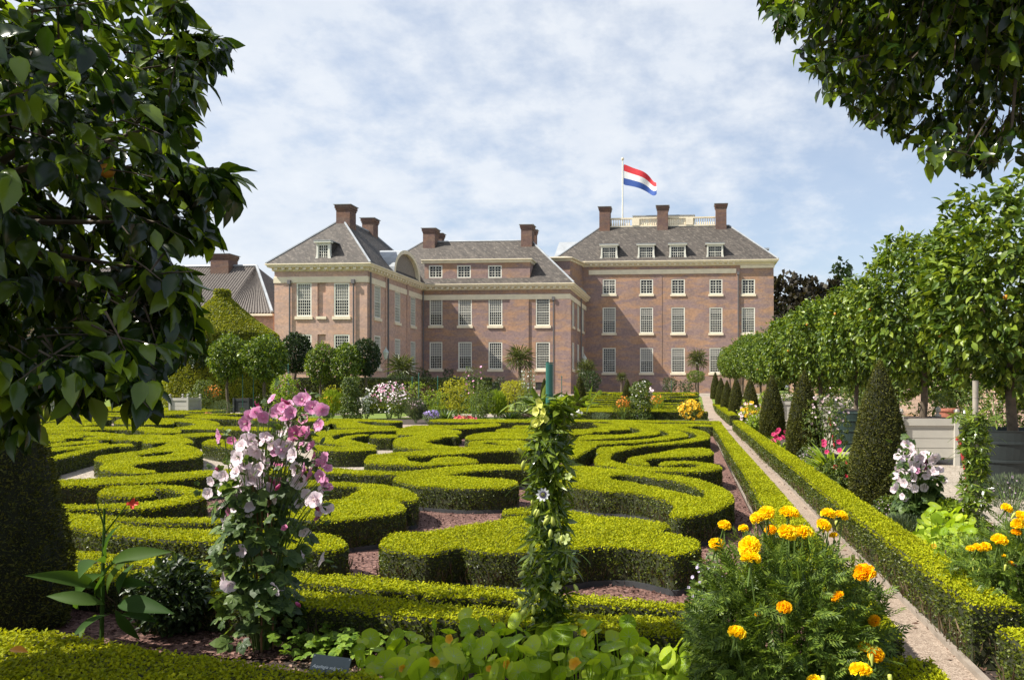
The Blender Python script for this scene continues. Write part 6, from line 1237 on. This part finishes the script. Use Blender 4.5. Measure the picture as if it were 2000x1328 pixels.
def marigolds(base, t0, flowers, box_px, leafn, label, seed, L=.115, r=.4, H_=.85):
    x, y = base; g = np.random.default_rng(seed); t = thing('marigold_bush', label, 'flowering plant', (x, y, 0)); w = MB(); fp_ = []
    for (px, py, s, c, tt) in flowers:
        p = P3(px, py, t0 + tt); fp_.append(p); b0 = np.array((x + (p[0] - x) * .3, y + (p[1] - y) * .3, 0.05)); m_ = np.array((x + (p[0] - x) * .8, y + (p[1] - y) * .8, p[2] * .6)); w.tube([b0, m_, p - (0, 0, .06), p - (0, 0, .02)], [.007, .005, .0035, .003], 5, cap=False)
    for i in range(26): a = g.uniform(0, 6.28); q = r * g.random(); w.tube([(x, y, 0), (x + math.cos(a) * q * .6, y + math.sin(a) * q * .6, H_ * .45), (x + math.cos(a) * q, y + math.sin(a) * q, H_ * .85)], [.006, .004, .002], 4, cap=False)
    w.build('stems', M['stalk'], t)
    P, d, _ = crown_pts(leafn, (x, y, H_ * .48), (r, r, H_ * .5), .25, .45, seed); px, py, dd = proj(P); k = len(P)
    w = MB(); w.inst(T_PIN, P, d * .8 + g.normal(size=(k, 3)) * .6, g.normal(size=(k, 3)) * .5 + (0, -.1, 1), L * g.uniform(.6, 1.15, k), 1.0); w.build('leaves', M['mari'], t)
    for p, (px, py, s, c, tt) in zip(fp_, flowers): put_flower(t, 'mar' + c + str(int(px) % 3), [M[c], M['stalk']], mkmar(int(px) % 3 + 1), p, (g.normal() * .25, g.normal() * .25 - .25, 1), s, g.uniform(0, 6), name='flower_head')
    mk = lambda: (lambda w: (w.lathe([(.003, -.03), (.007, -.012), (.010, .004), (.008, .016), (0, .018)], 8), w)[1])(MB())
    for i in range(9):
        p = fp_[g.integers(len(fp_))] + g.normal(size=3) * (.09, .06, .05) - (0, 0, .05); put_flower(t, 'mbud', [M['vbud']], mk, p, (g.normal() * .3, g.normal() * .3, 1), 1.0, name='bud')
    return t
A_, B2 = 'marif', 'mario'
mfl = [(1415,1027,.85,A_,.2),(1399,1063,.95,A_,.1),(1452,1032,.65,A_,.25),(1480,1012,.95,A_,.2),(1497,1003,1.05,A_,.15),(1541,1004,1.2,A_,.1),(1464,1068,1.3,A_,-.05),(1467,1092,1.15,A_,-.1),(1537,1041,1.15,A_,0),(1570,1041,1.1,A_,.05),(1552,1038,.9,A_,.1),(1618,1005,1.0,A_,.2),(1643,1008,.85,A_,.2),(1608,1027,.95,A_,.1),(1628,1046,.55,A_,.1),(1688,1120,1.3,B2,.0),(1637,1166,.8,B2,-.1),(1532,1187,.85,B2,-.2),(1439,1237,1.0,A_,-.25),(1710,1278,.95,B2,-.2),(1681,1310,1.15,A_,-.3),(1688,1263,.7,A_,-.15),(1708,1212,.75,B2,0),(1505,1036,.8,B2,.3),(1480,1200,.35,B2,-.1),(1590,1330,.8,A_,-.3)]
u = (1540 - CX) / FPX; tb = 3.45; marigolds(((u * CA - SA) * tb, (CA + u * SA) * tb), 3.3, mfl, None, 2900, 'big yellow marigold bush in the right foreground, spilling over the sand path hedge', 51, r=.42, H_=.87)
mfl2 = [(1966,993,1.0,A_,.1),(1996,1010,1.2,A_,0),(1988,1024,1.1,A_,0),(1952,1056,1.3,A_,-.1),(1910,1070,.9,A_,0),(1925,1068,.9,A_,0),(1985,1040,.8,B2,0),(2015,1035,1.,A_,0),(1960,1085,.4,A_,0),(1975,1100,.5,B2,0),(2030,1000,1.,A_,.1),(2020,1080,1.,A_,0),(1895,1072,.7,A_,0)]
u = (2010 - CX) / FPX; tb = 4.75; marigolds(((u * CA - SA) * tb, (CA + u * SA) * tb), 4.6, mfl2, None, 2000, 'second yellow marigold bush at the right edge of the photo', 52, r=.42, H_=.72)
# --- nasturtiums ---------------------------------------------------------------------------
M['nast'] = leafmat('nasturtium_leaf', (.20, .32, .02), (.34, .48, .03), (.50, .60, .07), .55, .5, .12, .3, 4); M['nvein'] = plain('nasturtium_vein', (.34, .44, .16), .6); M['nastf'] = petal('nasturtium_petal', (.40, .04, .0), (.85, .36, .01), (.90, .52, .03), .026, .4)
def nasturtium(pxr, pyr, n, label, seed, fls=(), lo=.12, hi=.42, rl=.052, tr=(3.3, 4.2)):
    g = np.random.default_rng(seed); cx, cy = np.mean([G(p, q) for p in pxr for q in pyr], 0); t = thing('nasturtium', label, 'plant', (cx, cy, 0)); P = []
    px = g.uniform(*pxr, n); 
    tt = g.uniform(*tr, n); z = g.uniform(lo, hi, n) * (1 - .35 * np.abs((px - np.mean(pxr)) / (pxr[1] - pxr[0]) * 2) ** 2); py = CY + (CAMH - z) * FPX / tt
    P = np.array([P3(a, b_, c) for a, b_, c in zip(px, py, tt)]); r = rl * g.uniform(.5, 1.25, n); N = g.normal(size=(n, 3)) * .42 + (-.25, -.35, 1)
    w = MB(); w.inst(T_PELT, P, g.normal(size=(n, 3)), N, r); o = w.build('leaves', [M['nast'], M['nvein']], t, smooth=True)
    w = MB()
    for p in P: w.tube([(p[0] + g.normal() * .02, p[1] + .03, 0), (p[0] + g.normal() * .015, p[1] + .01, p[2] * .5), (p[0], p[1], p[2] - .004)], .0028, 4, cap=False)
    w.build('stems', M['nast'], t)
    mk = lambda: flower_proto(None, .026, T=disc_flower(5, 20, .5, .12, .1))[0]
    for (a, b_, tq, s) in fls: put_flower(t, 'nas', [M['nastf']], mk, P3(a, b_, tq), (g.normal() * .3, -1, .3), s)
nasturtium((700, 1345), (1240, 1328), 300, 'spreading nasturtiums with round leaves along the bottom centre', 61, [(848, 1292, 3.4, 1.0), (877, 1247, 3.6, .9), (990, 1297, 3.4, .8), (1123, 1296, 3.3, 1.15), (955, 1305, 3.4, .6), (1140, 1235, 3.7, .7), (786, 1305, 3.4, .7)], tr=(3.2, 4.0))
w_px = [(1053, 1300, 3.35, .085), (993, 1252, 3.6, .07), (1035, 1245, 3.6, .075), (1075, 1248, 3.6, .075), (868, 1262, 3.7, .055), (965, 1238, 3.7, .06)]
g = np.random.default_rng(5); w = MB(); P = np.array([P3(a, b_, c) for a, b_, c, d in w_px]); w.inst(T_PELT, P, g.normal(size=(6, 3)), g.normal(size=(6, 3)) * .15 + (-.1, -.55, 1), np.array([d[3] * .62 for d in w_px])); nl = [o for o in COL.objects if o.name.startswith('nasturtium')][0]; w.build('large_leaves', [M['nast'], M['nvein']], nl, smooth=True)
w = MB(); [w.tube([(p[0], p[1] + .03, 0), (p[0], p[1], p[2])], .003, 4, cap=False) for p in P]; w.build('large_leaf_stems', M['nast'], nl)
nasturtium((1790, 1905), (1020, 1100), 130, 'bright nasturtium clump behind the right hedge', 62, [(1824, 1066, 6.2, .9), (1895, 1050, 6.4, .8)], .15, .42, .055, (6.0, 7.6))
nasturtium((1880, 2010), (1090, 1180), 50, 'nasturtium leaves under the second marigold bush', 63, (), .1, .3, .045, (4.3, 5.2))
# --- columbine leaves and its name plate ------------------------------------------------------
M['colum'] = leafmat('columbine_leaf', (.09, .17, .015), (.17, .28, .03), (.27, .38, .04), .5, .4, .3, .3, 4)
cx, cy = G(672, 1275); g = np.random.default_rng(6); t = thing('columbine', 'low bright green lobed foliage behind the small slate name plate', 'plant', (cx, cy, 0)); n = 230; w = MB(); P = np.column_stack([cx + g.normal(size=n) * .16, cy + g.normal(size=n) * .12, g.uniform(.03, .15, n)]); w.inst(T_LOBE, P, g.normal(size=(n, 3)) * (1, 1, .3), g.normal(size=(n, 3)) * .3 + (0, -.2, 1), .05 * g.uniform(.6, 1.2, n)); w.build('leaves', M['colum'], t)
w = MB(); [w.tube([(cx + (p[0] - cx) * .3, cy + (p[1] - cy) * .3, 0), p], .0015, 3, cap=False) for p in P[::3]]; w.build('stems', M['colum'], t)
tp = 3.05; c = P3(644, 1303, tp); nm = thing('name_plate', 'small dark slate plant label with white handwriting at the bottom', 'plant label', c); M['plate'] = plain('slate_plate', (.075, .095, .095), .35, ns=12, amt=.15); w = MB(); w.box(-.078, -.002, -.045, .078, .002, .045); o = w.build('plate', M['plate'], None); o.parent = nm
w = MB(); w.box(-.006, .0025, -.26, .006, .006, .02); o = w.build('spike', M['pipe'], None); o.parent = nm
for i in (-1, 1):
    w = MB(); w.lathe([(0, 0), (.003, 0), (.003, .002), (0, .003)], 8); o = w.build('screw', M['metal'], None); o.parent = nm; o.location = (i * .072, -.0021, .038); o.rotation_euler = (R(90), 0, 0)
M['ink'] = plain('white_ink', (.75, .76, .74), .7)
def writing(txt, size, x, z, parent, shear=.35):
    cu = bpy.data.curves.new('writing', 'FONT'); cu.body = txt; cu.size = size; cu.shear = shear; cu.extrude = .0003; o = bpy.data.objects.new('writing', cu); COL.objects.link(o); dg = bpy.context.evaluated_depsgraph_get(); me = bpy.data.meshes.new_from_object(o.evaluated_get(dg)); bpy.data.objects.remove(o)
    me.materials.clear(); me.materials.append(M['ink']); q = bpy.data.objects.new('writing', me); COL.objects.link(q); q.parent = parent; q.location = (x, -.0026, z); q.rotation_euler = (R(90), 0, 0); return q
writing('Aquilegia vulgaris', .0175, -.070, -.006, nm)
nm.rotation_euler = (R(-28), R(8), R(6))
# --- canna, leafy shrub, drip pipe -----------------------------------------------------------------
M['canna'] = leafmat('canna_leaf', (.025, .06, .012), (.045, .10, .018), (.09, .15, .025), .6, .4, .12, .25, 3)
x, y = G(198, 1262); g = np.random.default_rng(12); t = thing('canna', 'broad-leaved canna with one red flower beside the dark yew cone at left', 'plant', (x, y, 0)); w = MB(); w2 = MB()
w2.tube([(x, y, 0), (x + .01, y, .5), (x + .02, y, .85)], [.013, .010, .006], 7)
for a, b_ in (((206, 1040), (188, 975)), ((206, 1040), (258, 972))): p0 = P3(*a, 4.45); p1 = P3(*b_, 4.4); w2.tube([(x + .015, y, .75), p0, p1], [.006, .005, .003], 5)
w2.build('stems', M['canna'], t)
lv = [((200,1120),(90,1195),.33),((205,1180),(85,1170),.30),((195,1150),(90,1120),.3),((205,1100),(150,1085),.28),((210,1090),(185,1040),.3),((215,1100),(290,1082),.3),((230,1180),(290,1190),.3),((225,1190),(240,1235),.26),((232,1160),(240,1105),.26),((200,1170),(165,1110),.32),((210,1160),(215,1095),.3),((215,1200),(140,1235),.3),((235,1200),(310,1220),.26),((190,1200),(150,1240),.25),((205,1140),(170,1180),.3),((225,1140),(265,1150),.26)]
for (a, b_, L) in lv:
    p0 = P3(a[0], a[1], 4.45 + g.uniform(-.05, .1)); p1 = P3(b_[0], b_[1], 4.35 + g.uniform(-.2, .2)); d = p1 - p0; ln = max(np.linalg.norm(d), .22); w.inst(T_BIG, [p0], [d + (0, 0, .06)], [np.array((g.normal() * .5, -.75, .6))], [ln * 1.0], [.68])
w.build('leaves', M['canna'], t, smooth=True)
mk = lambda: flower_proto(None, .03, T=disc_flower(4, 20, .3, .6, .15))[0]; M['cannaf'] = plain('canna_petal', (.72, .05, .02), .5); put_flower(t, 'canna', [M['cannaf']], mk, P3(259, 983, 4.4), (.3, -1, .2), 1.1)
shrub(335, 150, 1110, 1265, 'dark', 'dark leafy plant with small leaves between the canna and the mallow', n=2600, L=.05, Y=4.6, name='leafy_plant', fl=())
shrub(345, 90, 1108, 1200, 'green', 'light-tipped leafy plant behind the shaded one, left of the mallow', n=1100, L=.05, Y=4.75, name='leafy_plant')
w = MB(); cx, cy = G(135, 1262); a = np.linspace(0, math.pi, 14); w.tube(np.column_stack([cx + .055 * np.cos(a), np.full(14, cy), .02 + .05 * np.sin(a)]), .007, 8); tag(w.build('hose_loop', M['pipe'], None), 'black plastic hose loop at the foot of the dark yew cone', 'hose')
# purple flowered filler beside the marigolds
shrub(1395, 110, 1075, 1300, 'green', 'wispy plant with tiny violet flowers left of the big marigold bush', n=1500, L=.035, Y=3.75, fl=[('lilac', 60, 'top')], fs=.007, name='wispy_plant')
# --- mulch and chips as ground cover --------------------------------------------------------------
g = np.random.default_rng(77); w = MB(); n = 5000; P = np.column_stack([g.uniform(-3, 1.0, n), g.uniform(2.6, 4.3, n), g.uniform(.0, .012, n)]); w.inst(T_Q, P, g.normal(size=(n, 3)) * (1, 1, .2), g.normal(size=(n, 3)) * .35 + (0, 0, 1), g.uniform(.01, .045, n), .5)
M['mulch'] = leafmat('bark_mulch', (.06, .03, .02), (.14, .08, .055), (.30, .20, .15), .9, 0, .2, .3, 3); tag(w.build('bark_mulch', M['mulch']), 'loose bark mulch on the soil of the front bed', 'mulch', kind='stuff')
w = MB(); n = 42000; Y_ = 4.2 + 9.5 * g.random(n) ** 1.5; X_ = g.uniform(-7.5, .78, n); P = np.column_stack([X_, Y_, g.uniform(.002, .012, n)]); w.inst(T_Q, P, g.normal(size=(n, 3)) * (1, 1, .25), g.normal(size=(n, 3)) * .5 + (0, 0, 1), g.uniform(.014, .034, n), .8)
M['chip'] = leafmat('red_gravel_chip', (.045, .02, .017), (.105, .055, .048), (.22, .13, .115), .85, 0, .25, .2, 3); tag(w.build('loose_gravel', M['chip']), 'loose red-brown gravel chips between the hedges', 'gravel', kind='stuff')
w = MB(); n = 5000; P = np.column_stack([g.uniform(1.5, 3.5, n), g.uniform(2, 27, n), g.uniform(.0, .012, n)]); w.inst(T_Q, P, g.normal(size=(n, 3)) * (1, 1, .2), g.normal(size=(n, 3)) * .35 + (0, 0, 1), g.uniform(.02, .06, n), .5); k = (P[:, 0] > 2.1) ; tag(w.build('bark_mulch', M['mulch']), 'loose bark mulch on the soil of the right border', 'mulch', kind='stuff')
# a fallen orange leaf on the shaded hedge
w = MB(); w.inst(T_LEAF, [P3(18, 1268, 3.05)], [(1, .1, .05)], [(0, -.5, 1)], .07, 1.); tag(w.build('fallen_leaf', M['orange'], None), 'orange fallen leaf lying on the shaded hedge at bottom left', 'leaf')
